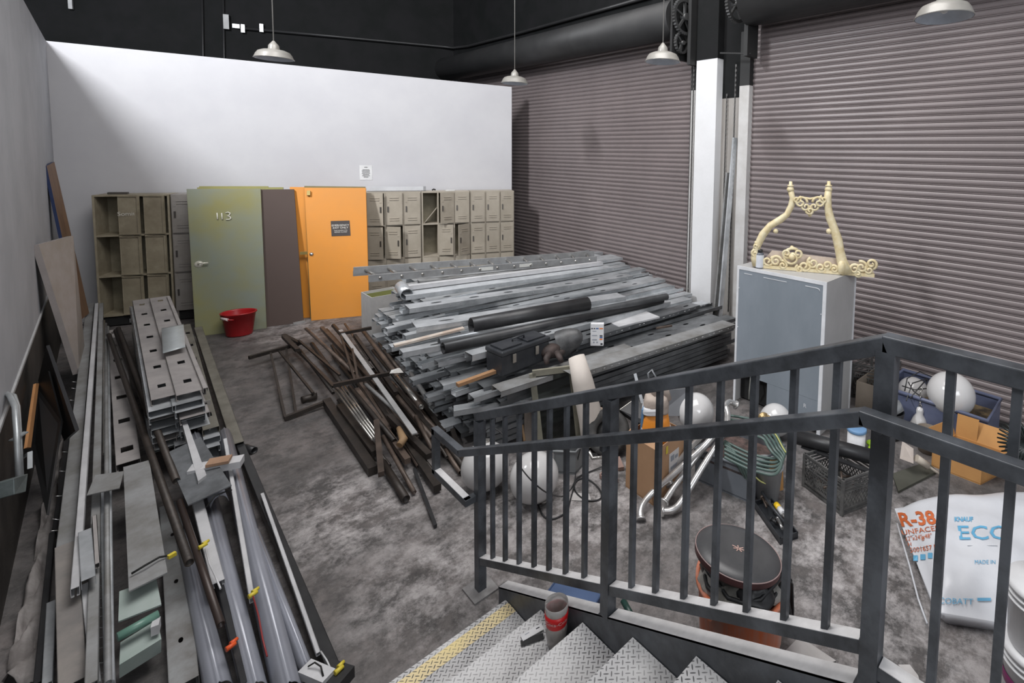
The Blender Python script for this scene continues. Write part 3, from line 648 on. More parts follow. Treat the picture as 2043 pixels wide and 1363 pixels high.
# tubes on top
pipe_o('large_pipe', 'thick black open tube lying on top of the big stud stack', G(940, 655, .98)+Vector((0, 0, .02)), G(1172, 610, .96)+Vector((0, 0, .02)), .085, blackm, t=.008)
pipe_o('metal_pipe', 'long blackened tube in front of the thick open tube on the stack', G(884, 695, .90), G(1320, 598, .82), .055, blackm)
pipe_o('metal_pipe', 'long dark tube with bright edge just left of the blackened tube on the stack', G(876, 684, .93), G(1330, 592, .86), .045, steel_d)
pipe_o('metal_pipe', 'thin pale tube ending near the thick black tube', G(800, 572, 1.14)+Vector((0, 0, 0)), G(812, 588, 1.10), .07, steel, t=.006)
solid('wooden_lath', 'whitish wooden lath sticking out left in front of the thick black tube', G(786, 690, .93), G(925, 655, .96), .06, .02, mat('lath_white', (.60, .57, .52), .7, 0, (.42, .33, .27), 1, 3), 'lath')
solid('wooden_lath', 'brown tool handle of wood poking out left of the tool box', G(912, 768, .70), G(995, 738, .72), .05, .03, mat('handle_wood', (.36, .20, .10), .6), 'wooden handle')
# black tool box
def boxM(a, b, c): return Vector(a)
tb0 = G(1002, 752, .70); tb1 = G(1080, 722, .70)
tx = (tb1-tb0).normalized(); ty = Vector((-tx.y, tx.x, 0)); Lb = 0.54; Wb = 0.25
tbx = thing('tool_box', 'dusty black plastic tool box standing on the stud stack', 'tool box', tb0, world=True)
blp = mat('black_plastic', (0.018, 0.020, 0.025), .42, 0, (0.045, .048, .052), .7, 6)
Mt = frameM(tb0, tx, ty)
def tbb(x0, x1, y0, y1, z0, z1, nm, m, bev=.004): 
    mb = MB(); mb.box(((x0+x1)/2, (y0+y1)/2, (z0+z1)/2), (x1-x0, y1-y0, z1-z0), 0, 0, Mt); return mb.build(nm, m, tbx, bevel=bev)
tbb(0, Lb, 0, Wb, 0.0, .18, 'body', blp, .008); tbb(-.01, Lb+.01, -.01, Wb+.01, .182, .228, 'lid', blp, .012); tbb(.02, .24, .03, Wb-.03, .229, .245, 'organizer_lid', blp); tbb(.30, Lb-.02, .03, Wb-.03, .229, .245, 'organizer_lid', blp)
MB().tube([Mt @ Vector(v) for v in ((.20, Wb/2, .245), (.20, Wb/2, .27), (.33, Wb/2, .27), (.33, Wb/2, .245))], .009, 8).build('handle', blp, tbx)
for x_ in (.12, .38): tbb(x_-.018, x_+.018, -.022, -.011, .10, .18, 'latch', mat('latch_zinc', (.45, .42, .38), .35, .7), .002)
# brown boxy glove and dark hood
gl = MB()
gc = G(1098, 700, .78); gl.ball(gc, .10, 14, 9, 0, (1.1, .8, .7)).ball(gc+Vector((.06, -.06, -.03)), .06, 12, 8, 0, (1.3, .6, .6)).tube([gc+Vector((-.05, -.05, 0)), gc+Vector((-.12, -.10, -.02)), gc+Vector((-.13, -.13, -.06))], [.035, .03, .02], 8)
gl.tube([gc+Vector((.02, -.08, 0)), gc+Vector((-.0, -.16, -.03)), gc+Vector((.01, -.18, -.07))], [.032, .028, .02], 8)
o = gl.build('work_glove', mat('leather_brown', (.060, .042, .038), .7, 0, (.03, .022, .02), 1, 12, .5, 20), origin=gc-Vector((0, 0, .06))); tag(o, 'crumpled dark brown leather glove beside the black tool box', 'glove')
hc = G(1140, 688, .76)
hd = thing('welding_hood', 'dark grey welding hood lying on the stud stack beside the booklet box', 'welding mask', hc, world=True)
Mh = Matrix.Translation(hc+Vector((0, 0, .06))) @ Euler((R(60), R(10), R(35))).to_matrix().to_4x4()
MB().lathe([(.15, -.12), (.135, -.04), (.105, .04), (.065, .10), (.03, .12), (.001, .122)], n=14, sx=.75, mat4=Mh).build('shell', mat('hood_grey', (.035, .035, .037), .45, 0, (.09, .09, .09), .8, 9), hd)
MB().box((.0, -.13, -.02), (.09, .012, .06), 0, 0, Mh).build('lens_plate', mat('lens_dark', (.02, .02, .02), .2), hd)
# booklet box
b0 = G(1178, 690, .70); b1 = G(1204, 690, .70)
bk_ = thing('card_box', 'small white card box with blue, orange and black print standing on the stack', 'box', b0, world=True)
bx_ = (b1-b0).normalized(); Wk = (b1-b0).length*1.0; Hk = .235; by_ = Vector((-bx_.y, bx_.x, 0)); Mk = frameM(b0, bx_, (0, 0, 1))
cardw = mat('card_white', (.68, .68, .69), .6)
MB().box((Wk/2, Hk/2, -.03), (Wk, Hk, .06), 0, 0, Mk).build('carton', cardw, bk_)
pk = {'k': mat('print_black', (.03, .03, .04), .6), 'b': mat('print_blue', (.05, .12, .30), .6), 'o': mat('print_orange', (.75, .22, .05), .6), 'g': mat('print_grey', (.3, .32, .36), .6)}
for i, (x, y_, w_, h_, c) in enumerate(((.10, .80, .12, .05, 'k'), (.28, .80, .12, .05, 'k'), (.5, .80, .22, .05, 'b'), (.8, .80, .28, .05, 'o'), (.28, .68, .3, .03, 'g'), (.8, .46, .22, .06, 'k'), (.8, .38, .22, .06, 'b'), (.8, .30, .22, .06, 'o'), (.3, .48, .4, .04, 'g'), (.3, .28, .36, .05, 'g'), (.84, .08, .16, .08, 'k'), (.25, .16, .12, .07, 'g'), (.5, .16, .12, .07, 'g'))):
    MB().box((Wk*x+.001, Hk*y_, .0008), (Wk*w_, Hk*h_, .001), 0, 0, Mk).build('print_patch', pk[c], bk_)
solid('hand_tool', 'small pale caulking nozzle lying on the front top channel of the stack', G(1310, 655, .615), G(1340, 650, .612), .03, .02, rust2, 'tool')
o = MB().b2((0, 0, 0), (.62, .55, .02)).build('sheet_offcut', steel_w); o.location = G(1235, 655, .715); o.rotation_euler = (0, 0, R(-8)); tag(o, 'pale flat sheet offcut lying on top of the stack near the booklet box', 'sheet')
# tall white open box behind the stack's left end
wb = thing('open_box', 'tall white open-topped box standing at the left rear end of the stud stack', 'box', G(735, 690), world=True)
a_, b_ = G(722, 664), G(765, 694); x_ = (b_-a_).normalized(); y_ = Vector((-x_.y, x_.x, 0)); Wx = .42; Wy = .45; Hx = .62
Mx = frameM(a_, x_, y_); wcard = mat('box_offwhite', (.50, .49, .48), .7); ol = mat('box_inside_olive', (.10, .11, .02), .8)
MB().box((Wx/2, .006, Hx/2), (Wx, .012, Hx), 0, 0, Mx).box((Wx/2, Wy-.006, Hx/2), (Wx, .012, Hx), 0, 0, Mx).box((.006, Wy/2, Hx/2), (.012, Wy-.024, Hx), 0, 0, Mx).box((Wx-.006, Wy/2, Hx/2), (.012, Wy-.024, Hx), 0, 0, Mx).build('walls', wcard, wb)
MB().box((Wx/2, Wy/2, Hx*.93), (Wx-.026, Wy-.026, .01), 0, 0, Mx).build('contents', ol, wb)
# pieces leaning at the pillar
stud('metal_stud', 'galvanized stud standing upright in the recess right of the white pillar, longer one', PX(1437, 640, XW-.30), PX(1468, 275, XW-.09), .08, .03, steel, False, R(90), lip=.008)
stud('metal_stud', 'galvanized stud leaning against the white pillar corner, wider one', PX(1428, 640, XW-.30), PX(1455, 345, XW-.10), .09, .03, steel_g, False, R(90), lip=.008)

# ---------------- rusty pipes in the middle
def ZP(x, y): return G(480+x/3.029, 600+y/3.029, .0)
def zp(x, y, z): return G(480+x/3.029, 600+y/3.029, z)
items = [ # (x0,y0,x1,y1,z0,z1,r,kind,mat)
 (395, 170, 690, 440, .16, .20, .020, 'p', rust2), (490, 165, 830, 520, .12, .14, .022, 'b', rust2), (520, 175, 860, 560, .08, .10, .02, 'p', rust), (560, 150, 800, 420, .2, .18, .026, 'p', rust),
 (740, 180, 1090, 640, .16, .22, .028, 'p', rust2), (950, 460, 1095, 645, .24, .22, .022, 'p', brite), (750, 500, 965, 690, .20, .20, .017, 'p', steel_g), (630, 140, 780, 360, .10, .14, .015, 'p', rust2),
 (860, 820, 1050, 1160, .14, .03, .017, 'p', rust2), (520, 610, 800, 1030, .06, .04, .035, 'b', rust), (600, 640, 815, 925, .10, .08, .03, 'b', rust), (860, 980, 1000, 1200, .05, .04, .030, 'p', rust),
 (820, 730, 850, 1050, .20, .12, .022, 'b', rust2), (660, 520, 930, 850, .16, .12, .022, 'p', rust), (700, 540, 1010, 970, .13, .08, .024, 'b', rust2), (780, 560, 1180, 1060, .10, .05, .022, 'p', rust),
 (880, 500, 1160, 830, .14, .14, .022, 'p', rust2), (1050, 560, 1230, 800, .10, .08, .02, 'b', rust), (1000, 850, 1190, 1135, .08, .05, .03, 'b', rust), (900, 700, 1140, 940, .18, .12, .025, 'b', rust),
 (330, 290, 700, 640, .08, .10, .018, 'p', rust2), (360, 300, 560, 560, .12, .12, .016, 'p', rust), (1250, 680, 1350, 1020, .06, .05, .02, 'b', rust), (1200, 850, 1330, 1040, .05, .03, .02, 'p', rust2),
 (430, 260, 650, 560, .06, .08, .024, 'p', rust), (640, 260, 930, 620, .06, .08, .028, 'b', rust), (1030, 440, 1160, 640, .14, .20, .025, 'p', steel_g), (840, 260, 960, 420, .08, .10, .02, 'p', rust2),
 (560, 330, 860, 700, .05, .07, .02, 'p', rust2), (690, 210, 940, 560, .22, .18, .018, 'b', rust), (1060, 700, 1160, 900, .18, .10, .02, 'p', rust2), (930, 760, 1080, 1000, .10, .06, .02, 'p', rust2), (800, 300, 1010, 560, .12, .12, .02, 'p', rust), (590, 600, 900, 1000, .03, .03, .016, 'p', rust)]
for i, (x0, y0, x1, y1, z0, z1, r, kd, m) in enumerate(items):
    p, q = zp(x0, y0, z0), zp(x1, y1, z1)
    if kd == 'p': pipe_o('rusty_pipe', 'round rusty pipe lying slantwise in the loose heap on the floor', p, q, r, m, group='round pipes in the heap') if m in (rust, rust2) else pipe_o('metal_pipe', {1: 'bright polished steel tube on the heap of rusty pipes beside the stack'}.get(int(m is brite), 'dull grey steel tube on the heap of rusty pipes'), p, q, r, m, group=None if m is brite else 'grey tubes on the heap')
    else:
        mb = MB(); mb.bar(p, q, r*2, r*2); o = mb.build('rusty_tube', m, origin=p); tag(o, 'square rusty steel tube lying slantwise in the loose heap on the floor', 'tube', 'square tubes in the heap')
for i in range(4):
    pipe_o('steel_rod', 'thin bright steel rod, one of four laid side by side on the rusty heap', zp(575+i*17, 545-i*10, .22), zp(795+i*13, 838-i*8, .18), .009, brite, 'rod', 'four bright rods side by side')
solid('flat_bar', 'long pale grey flat bar lying on top of the rusty heap', zp(603, 178, .26), zp(1052, 805, .24), .045, .012, mat('flat_grey', (.42, .42, .42), .5, .2))
rh = random.Random(21)
for i in range(26):
    t_ = rh.random(); x0 = 560+t_*420+rh.uniform(-60, 60); y0 = 330+t_*180+rh.uniform(-80, 80); L_ = rh.uniform(.55, 1.15); x1 = x0+L_*330+rh.uniform(-50, 50); y1 = y0+L_*430+rh.uniform(-30, 60)
    z0, z1 = rh.uniform(.03, .16), rh.uniform(.03, .12)
    if i % 2: pipe_o('rusty_pipe', 'round rusty pipe lying slantwise in the loose heap on the floor', zp(x0, y0, z0), zp(x1, y1, z1), rh.uniform(.012, .022), (rust, rust2)[i % 3 == 0], group='round pipes in the heap')
    else:
        o = MB().bar(zp(x0, y0, z0), zp(x1, y1, z1), .034, .034).build('rusty_tube', (rust, rust2)[i % 4 == 0], origin=zp(x0, y0, z0)); tag(o, 'square rusty steel tube lying slantwise in the loose heap on the floor', 'tube', 'square tubes in the heap')
# welded gate frames
def gate(label, rails, bars, m=blackm, r=.02, r2=.011, name='welded_gate', z=.1):
    root = thing(name, label, 'gate', zp(*rails[0][:2], z), world=True)
    for a in rails: MB().bar(zp(a[0], a[1], a[4]), zp(a[2], a[3], a[5]), r*2, r*2).build('rail', m, root)
    for a in bars: MB().bar(zp(a[0], a[1], a[4]), zp(a[2], a[3], a[5]), r2*2, r2*2).build('bar', m, root)
    return root
gate('dark welded ladder-like gate frame at the left edge of the rusty heap', [(50, 345, 350, 262, .14, .14), (265, 712, 520, 612, .03, .06)], [(180, 310, 268, 700, .13, .03), (275, 285, 335, 680, .13, .04), (230, 300, 440, 560, .12, .10)], rust)
gate('dark welded frame lying across the middle of the rusty heap', [(560, 512, 900, 440, .26, .26), (260, 210, 360, 260, .18, .16), (600, 200, 790, 165, .26, .26)], [(600, 190, 690, 480, .25, .25), (665, 240, 710, 480, .25, .25), (350, 240, 600, 450, .2, .24), (370, 320, 560, 520, .15, .22)], rust)
solid('flat_bar', 'black thin bar pointing towards the stairs from the end of the heap', zp(1050, 1020, .05), zp(1178, 1363, .02), .022, .022, blackm)
solid('flat_bar', 'short black bar with T end at the upper left of the rusty heap', zp(260, 215, .2), zp(345, 300, .18), .05, .04, rust)
o = MB().tube([zp(370, 600, .04), zp(400, 590, .04), zp(460, 575, .05)], .035, 10).build('pipe_coupling', rust, origin=zp(370, 600, .0)); tag(o, 'dark pipe coupling lying inside the left gate frame', 'pipe fitting')
o = MB().tube([zp(955, 770, .2), zp(985, 840, .18), zp(960, 875, .16)], [.02, .035, .03], 10).build('wood_offcut', mat('offcut_wood', (.30, .19, .10), .7), origin=zp(955, 840, .1)); tag(o, 'small pale wood offcut among the rusty pipes', 'wood')
o = MB().slab([zp(900, 440, .30), zp(985, 435, .30), zp(960, 405, .34), zp(910, 420, .33)], .05).build('foil_scrap', brite, origin=zp(940, 430, .25)); tag(o, 'crumpled bright metal scrap where the heap meets the stack', 'scrap metal')
# ================================================================ LEFT PILE
def chan4(label, fl, fr, nr, nl, zf, zn, h, m, hole=False, name='metal_stud', cat='metal stud', roll=0.0, wmul=1.0, nscrew=0, side=-1, **kw):
    a = (G(*fl, zf)+G(*fr, zf))/2; b = (G(*nl, zn)+G(*nr, zn))/2
    d = (a-b).normalized(); sd = d.cross(Vector((0, 0, 1))).normalized()
    w1 = abs((G(*fr, zf)-G(*fl, zf)).dot(sd)); w2 = abs((G(*nr, zn)-G(*nl, zn)).dot(sd)); w_ = (w1+2*w2)/3*wmul
    o = stud(name, label, b, a, w_, h, m, hole, roll, cat=cat, **kw)
    if nscrew: screws(o, (a-b).length, w_, nscrew, side, -.01, nscrew)
    return o
c_ = chan4
def cover(label, fl, fr, nr, nl, zf, zn, h, m=None, name='lamp_cover', bulge=.35, **kw):
    a0, a1, b0, b1 = G(*fl, zf), G(*fr, zf), G(*nl, zn), G(*nr, zn); a = (a0+a1)/2; b = (b0+b1)/2; d = (a-b).normalized(); sd = d.cross(Vector((0, 0, 1))).normalized()
    w1 = abs((a1-a0).dot(sd)); w2 = abs((b1-b0).dot(sd)); mb = MB(); n = 12; vs = []
    for e, w_ in ((b, w2), (a, w1)):
        for k in range(n+1):
            t = k/n*2-1; prof = (1-abs(t)**3)*h+(.012 if abs(t) < .12 else 0)
            vs.append(e+sd*t*w_/2*1.02+Vector((0, 0, prof-h)))
    mb.add(vs, [(k, k+1, n+2+k, n+1+k) for k in range(n)], 0, True)
    o = mb.build(name, m or lav, origin=b); s_ = o.modifiers.new('t', 'SOLIDIFY'); s_.thickness = .003; return tag(o, label, 'light fixture')
# long run against the wall
c_('long dusty grey metal tray with a row of screws, leftmost of the long floor pile', (172, 606), (188, 605), (147, 1086), (113, 1088), .40, .30, .06, steel_g, nscrew=22, side=1)
c_('long whitish metal strip lying between two grey trays in the left pile', (189, 605), (197, 605), (158, 1172), (141, 1174), .46, .37, .05, steel_w)
c_('long dusty grey metal channel just right of the whitish strip in left pile', (198, 605), (206, 604), (196, 1363), (168, 1363), .42, .28, .06, steel_g)
c_('dark long metal edge strip between the crumpled sheet and the leftmost tray', (150, 740), (158, 738), (113, 1062), (104, 1062), .22, .16, .05, blackm)
for i, (x0, x1, m, z) in enumerate(((208, 208, brite, .34), (212, 214, steel_g, .33), (216, 219, steel, .30))):
    pipe_o('metal_pipe', ['thin shiny tube, left one of three running up the middle of the left pile', 'thin dull tube, middle one of three running up the middle of the left pile', 'thin galvanized tube, right one of three running up the middle of the left pile'][i], G(x1+2, 1363 if i else 905, z-.04), G(x0-1, 640+i*6, z+.06), .013, m)
c_('wide pink-grey channel with square punched holes in the middle of the left pile', (214, 660), (244, 655), (281, 918), (231, 925), .30, .28, .06, steel_p, True, step=.62, hl=.10, hw=.07, oval=False, off=.25)
c_('thin galvanized tray full of screws next to the thin tubes at bottom left', (200, 960), (212, 958), (232, 1363), (206, 1363), .28, .20, .04, steel, nscrew=26, side=1)
c_('dusty grey-brown plate overlapping the trays at the bottom left corner', (112, 1088), (152, 1082), (180, 1363), (110, 1363), .32, .22, .04, mat('grey_brown_plate', (.27, .245, .225), .6, .1, (.17, .16, .155), 1, 3.5, contrast=.6), wmul=.95)
c_('dull white plate strip right of the grey-brown plate at bottom left', (164, 1168), (176, 1160), (205, 1363), (178, 1363), .29, .20, .03, steel_w)
c_('narrow dark channel at the extreme bottom left corner', (98, 1062), (110, 1062), (82, 1363), (66, 1363), .18, .12, .05, blackm)
c_('pale green-grey channel lower left between dark channel and brown plate', (98, 1200), (106, 1200), (108, 1363), (80, 1363), .15, .14, .05, steel)
o = c_('short galvanized angle piece resting on the whitish strip', (158, 1066), (180, 1050), (192, 1143), (160, 1166), .40, .38, .05, steel, lip=0)
c_('narrow pinkish angle lying on the long channel near the short angle piece', (182, 1030), (194, 1028), (199, 1122), (189, 1126), .36, .36, .03, steel_p)
o = MB().slab([G(173, 988, .42), G(238, 974, .44), G(247, 940, .45), G(190, 948, .43)], .006).build('metal_plate', steel_g, origin=G(173, 988, .42)); tag(o, 'small grey metal plate lying across the long trays', 'plate')
o = MB().slab([G(257, 1180, .36), G(334, 1142, .36), G(298, 918, .38), G(246, 932, .38)], .008).build('metal_plate', steel_g, origin=G(257, 1180, .36)); tag(o, 'large grey metal plate with bent corner in the middle of left pile', 'plate'); screws(o, .1, .1, 3) if False else None
o = MB().tube([G(262, 1145, .38), G(290, 1128, .39), G(318, 1112, .385), G(345, 1107, .37)], .006, 6).build('wire_piece', dark_m, origin=G(262, 1145, .37)); tag(o, 'dark bent wire lying over the large grey metal plate', 'wire')
o = MB().box(G(343, 1108, .385), (.035, .02, .02), R(20)).build('wire_connector', mat('yellow_plastic', (.65, .52, .05), .5), origin=G(343, 1108, .37)); tag(o, 'yellow wire connector at the right corner of the large grey plate', 'connector')
lt = thing('light_housing', 'open greenish-white light housing with curved reflector at the bottom of left pile', 'light fixture', G(280, 1290, .2), world=True)
gw = mat('greenish_enamel', (.40, .45, .43), .35, .1, (.30, .36, .33), 1, 3)
MB().slab([G(236, 1240, .26), G(322, 1206, .26), G(312, 1155, .30), G(238, 1180, .30)], .01).build('reflector', gw, lt)
MB().tube([G(234, 1272, .25), G(316, 1226, .25)], .022, 10).build('rolled_edge', mat('green_edge', (.13, .25, .20), .35), lt)
MB().slab([G(238, 1327, .17), G(322, 1275, .17), G(314, 1236, .19), G(240, 1282, .19)], .08).build('box', gw, lt)
MB().box(G(311, 1250, .22), (.03, .06, .05), R(-10)).build('socket', steel_w, lt)
# wide stained tray along the middle bottom
c_('wide stained tray with punched holes at the bottom middle of the left pile', (326, 1010), (352, 1000), (405, 1363), (330, 1363), .14, .10, .05, mat('stained_tray', (.33, .34, .345), .45, .2, (.17, .16, .15), 1, 4.5, contrast=.7), True, step=.5, hl=.04, hw=.02)
cover('wide smooth lavender grey lamp cover, left one of the foreground covers', (350, 1060), (378, 1052), (470, 1363), (405, 1363), .18, .14, .05)
cover('smooth lavender grey lamp cover with centre crease right of the white strip', (384, 960), (426, 945), (540, 1363), (482, 1363), .24, .18, .07)
cover('long lavender grey lamp cover, broadest of the foreground covers', (432, 862), (462, 848), (610, 1363), (545, 1363), .30, .20, .09)
cover('curved upper lamp cover end standing beside the two stud bundles', (372, 862), (400, 850), (455, 980), (420, 1000), .36, .32, .06)
c_('white enamel strip lying lengthwise on the left lavender covers', (378, 985), (402, 980), (447, 1150), (424, 1172), .30, .27, .03, steel_w, name='white_strip', cat='metal strip')
c_('long thin white strip tapering between two lavender covers', (442, 880), (456, 870), (506, 1192), (500, 1194), .34, .26, .03, steel_w, name='white_strip', cat='metal strip')
cover('grey slotted lamp cover ending with wires near the bottom edge', (498, 1060), (520, 1050), (632, 1330), (602, 1346), .22, .12, .05)
c_('long black steel channel along the right edge of the left pile', (468, 880), (482, 872), (692, 1350), (660, 1363), .16, .10, .07, blackm, name='black_channel', cat='metal channel', wmul=.9)
c_('thin white inner edge strip beside the long black channel', (520, 985), (526, 983), (640, 1300), (630, 1304), .17, .12, .02, steel_w, name='white_strip', cat='metal strip')
c_('black flat channel between the lavender covers at the bottom', (430, 1150), (440, 1146), (498, 1363), (478, 1363), .20, .17, .03, blackm, name='black_channel', cat='metal channel')
c_('dark grey blade-like channel between slotted cover and broad cover', (520, 1110), (540, 1130), (600, 1363), (570, 1363), .16, .10, .04, blackm, name='black_channel', cat='metal channel')
# rusty pipe and a thin dark pipe
pipe_o('rusty_pipe', 'long rusty hollow pipe with round open end lying on the left pile', G(378, 1123, .36), G(217, 668, .44), .022, rust, t=.004)
pipe_o('rusty_pipe', 'second dark pipe lying just right of the long rusty pipe', G(352, 960, .40), G(236, 655, .46), .022, rust, t=.004)
pipe_o('dark_pipe', 'thin dark brown pipe beside the white enamel strip in the foreground', G(441, 1247, .27), G(358, 1000, .35), .018, mat('brown_black', (.05, .035, .03), .4, .2), t=.004)
pipe_o('rusty_pipe', 'dark hollow pipe sticking out under the left stud bundle', G(300, 830, .30), G(232, 660, .40), .028, rust)
# bent dark sheets over the pile
o = MB().slab([G(375, 1008, .38), G(462, 968, .40), G(400, 872, .44), G(330, 905, .42)], .008).build('bent_sheet', mat('bent_dark_sheet', (.17, .18, .19), .5, .2, (.10, .105, .11), 1, 7), origin=G(340, 1008, .38)); tag(o, 'dark grey bent sheet lying across the pile below the stud bundles', 'sheet')
o = MB().slab([G(395, 960, .42), G(412, 948, .42), G(368, 828, .46), G(360, 832, .46)], .05).build('torn_sheet_edge', steel_w, origin=G(395, 960, .38)); tag(o, 'thin torn white sheet edge left of the upper lamp cover', 'sheet')
o = MB().box(G(432, 930, .40), (.30, .10, .05), R(-22)).build('bracket_piece', steel_w, origin=G(432, 930, .38)); tag(o, 'white bracket with brown patch bridging the lamp covers', 'bracket')
o = MB().box(G(437, 920, .445), (.13, .09, .02), R(-22)).build('cardboard_scrap', mat('scrap_brown', (.36, .22, .14), .8), origin=G(437, 920, .43)); tag(o, 'small brown scrap lying on the white bracket', 'scrap')
for lab, (x, y_, z), m_, nm in (('orange red wire nuts clipped on the black channel at the bottom', (461, 1291, .22), mat('orange_plastic', (.75, .10, .02), .5), 'wire_nut'), ('yellow wire nut at the tip of the long thin white strip', (505, 1187, .30), MATS['yellow_plastic'], 'wire_nut'), ('yellow wire connector beside the white enamel strip', (405, 1090, .34), MATS['yellow_plastic'], 'wire_connector'), ('yellow connector at the end of the long black channel', (677, 1338, .14), MATS['yellow_plastic'], 'wire_connector')):
    c = G(x, y_, z); o = MB().tube([c-Vector((.02, 0, 0)), c+Vector((.02, .01, 0))], [.013, .009], 8).tube([c+Vector((.0, .02, 0)), c+Vector((.03, .035, 0))], [.012, .008], 8).build(nm, m_, origin=c); tag(o, lab, 'connector')
o = MB().tube([G(505, 1190, .31), G(516, 1230, .27), G(524, 1275, .25), G(533, 1310, .23)], .004, 6).build('red_wire', mat('wire_red', (.25, .03, .03), .5), origin=G(505, 1190, .31)); tag(o, 'thin dark red wire hanging from the yellow wire nut over a cover', 'wire')
o = MB().tube([G(410, 1095, .34), G(418, 1125, .33), G(430, 1150, .31), G(440, 1175, .30)], .005, 6).build('white_wire', steel_w, origin=G(410, 1095, .34)); tag(o, 'thin white wire hanging from the yellow connector', 'wire')
o = MB().tube([G(412, 1012, .33), G(428, 990, .37), G(448, 982, .36), G(462, 978, .34)], .005, 6).build('curved_wire', dark_m, origin=G(412, 1012, .33)); tag(o, 'dark curved wire arching over the lavender lamp covers', 'wire')
bl = thing('ballast', 'small white and black ballast block with wires at bottom of the slotted cover', 'light fixture', G(632, 1345, .10), world=True)
MB().box(G(632, 1345, .13), (.07, .16, .04), R(25)).build('block', steel_w, bl); MB().tube([G(615, 1330, .16), G(628, 1322, .18), G(640, 1330, .17), G(645, 1350, .15)], .004, 6).build('wire', dark_m, bl)
bl = thing('end_box', 'black box with yellow mark at the lower end of the black channel', 'electrical box', G(668, 1350, .06), world=True)
MB().box(G(668, 1352, .10), (.10, .14, .06), R(28)).build('box', blackm, bl); MB().tube([G(640, 1300, .15), G(652, 1318, .15), G(660, 1335, .14)], .004, 6).build('wire', steel_w, bl)
# two bundles of pinkish studs, ends towards the camera
def bundle(fl, fr, nr, nl, zf, zn, n, lab0, lab, grp, m=steel_p, hh=.055, shift=0.02, **kw):
    for k in range(n):
        z1, z2 = zf-k*hh, zn-k*hh
        if z2 < .07: break
        a = (G(*fl, zf)+G(*fr, zf))/2; b = (G(*nl, zn)+G(*nr, zn))/2; a.z = max(.06, z1); b.z = z2
        w_ = abs((G(*nr, zn)-G(*nl, zn)).x); sh = Vector((rs.uniform(-1, 1)*shift, rs.uniform(-.12, .02) if k else 0, 0))
        st = m if k == 0 else steel_d
        stud('metal_stud', lab0 if k == 0 else lab, b+sh, a+sh, w_, hh-.004, m if k % 3 == 0 else steel, k == 0, 0, group=None if k == 0 else grp, step=.55, hl=.09, hw=.05, oval=False, **kw)
bundle((264, 600), (293, 596), (352, 790), (296, 797), .66, .66, 9, 'top stud with punched slots on the left one of two dusty bundles', 'metal stud under the top one in the left dusty bundle, end facing out', 'left bundle studs')
bundle((297, 596), (333, 590), (408, 778), (347, 789), .70, .68, 9, 'top stud with square holes on the right one of two dusty bundles', 'metal stud under the top one in the right dusty bundle, end facing out', 'right bundle studs')
bundle((352, 650), (388, 645), (440, 850), (405, 858), .40, .40, 5, 'olive dusty channel on top of the low bundle right of the two tall bundles', 'metal channel under the olive one in the low right bundle', 'low bundle channels', steel_o)
c_('olive grey angle running along the outer side of the low right bundle', (388, 655), (402, 650), (487, 880), (462, 888), .22, .18, .06, steel_o)
c_('curled side strip standing on the right stud bundle', (333, 592), (339, 590), (414, 770), (406, 778), .72, .70, .04, steel_p, lip=0)
c_('thin pinkish stud on the outer left of the left bundle', (258, 612), (266, 610), (305, 812), (292, 815), .58, .56, .05, steel_p)
for lab, p in (('perforated bright end bracket on the right stud bundle front', (386, 812, .52)), ('perforated bright end bracket on the left stud bundle front', (335, 826, .50))):
    c = G(*p); o = MB().box(c, (.22, .004, .045), R(4)); 
    for k in range(5): o.box(c+Vector((-.08+.04*k, -.004, 0)), (.012, .004, .012), R(4), 1)
    o = o.build('end_bracket', [brite, dark_m], origin=c); tag(o, lab, 'bracket')
cs = MB(); n_ = 14; pa, pb = G(322, 655, .74), G(366, 647, .76); pc_, pd = G(325, 705, .735), G(370, 692, .75)
rows = []
for k in range(n_):
    t_ = k/(n_-1); off = .035*math.sin(math.pi*t_)
    rows += [pa.lerp(pc_, t_)+Vector((0, 0, off)), pb.lerp(pd, t_)+Vector((0, 0, off))]
cs.add(rows, [(2*k, 2*k+1, 2*k+3, 2*k+2) for k in range(n_-1)], 0, True); o = cs.build('curved_sheet', mat('sheet_bluegrey', (.42, .45, .46), .45, .2), origin=pc_); o.modifiers.new('t', 'SOLIDIFY').thickness = .003
tag(o, 'small curved blue-grey sheet lying on the right stud bundle', 'sheet')
solid('pipe_stub', 'small whitish block lying between the olive angle and locker legs', G(262, 640, .35), G(275, 636, .35), .05, .05, steel_w, 'block')
p = G(488, 893, .03); pipe_o('pipe_coupling', 'short black pipe stub on floor beside the lavender lamp cover', p, p+Vector((.05, -.12, 0)), .03, blackm, 'pipe fitting')
# ================================================================ STAIRS AND RAILING
XR = 1.47
rail_b = mat('railing_black', (0.036, 0.039, 0.044), 0.42, 0.1, (0.115, 0.125, 0.140), 0.8, 4, spec=.5, contrast=.45)
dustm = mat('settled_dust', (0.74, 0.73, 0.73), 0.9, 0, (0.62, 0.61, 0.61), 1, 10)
rl_ = thing('stair_railing', 'black square-bar steel stair railing with handrail in the foreground', 'railing', (XR, 2.76, 0), world=True)
ya, za, yb, zb = 2.76, 1.118, 0.44, 2.208
def ln(y, y0, z0, y1, z1): return z0+(z1-z0)*(y-y0)/(y1-y0)
ztop = lambda y: ln(y, ya, za, yb, zb) if y > yb else zb
zbot = lambda y: ln(y, 2.76, .203, .44, 1.292) if y > yb else 1.235
MB().bar((XR, ya+.025, za-.0), (XR, yb, zb), .05, .05).bar((XR, yb+.012, zb), (XR, -2.4, zb), .05, .05).build('top_rail', rail_b, rl_, bevel=.004)
MB().bar((XR, ya, .203), (XR, yb, 1.292), .045, .04).bar((XR, yb+.01, 1.235), (XR, -2.4, 1.235), .045, .04).build('bottom_rail', rail_b, rl_)
mb = MB()
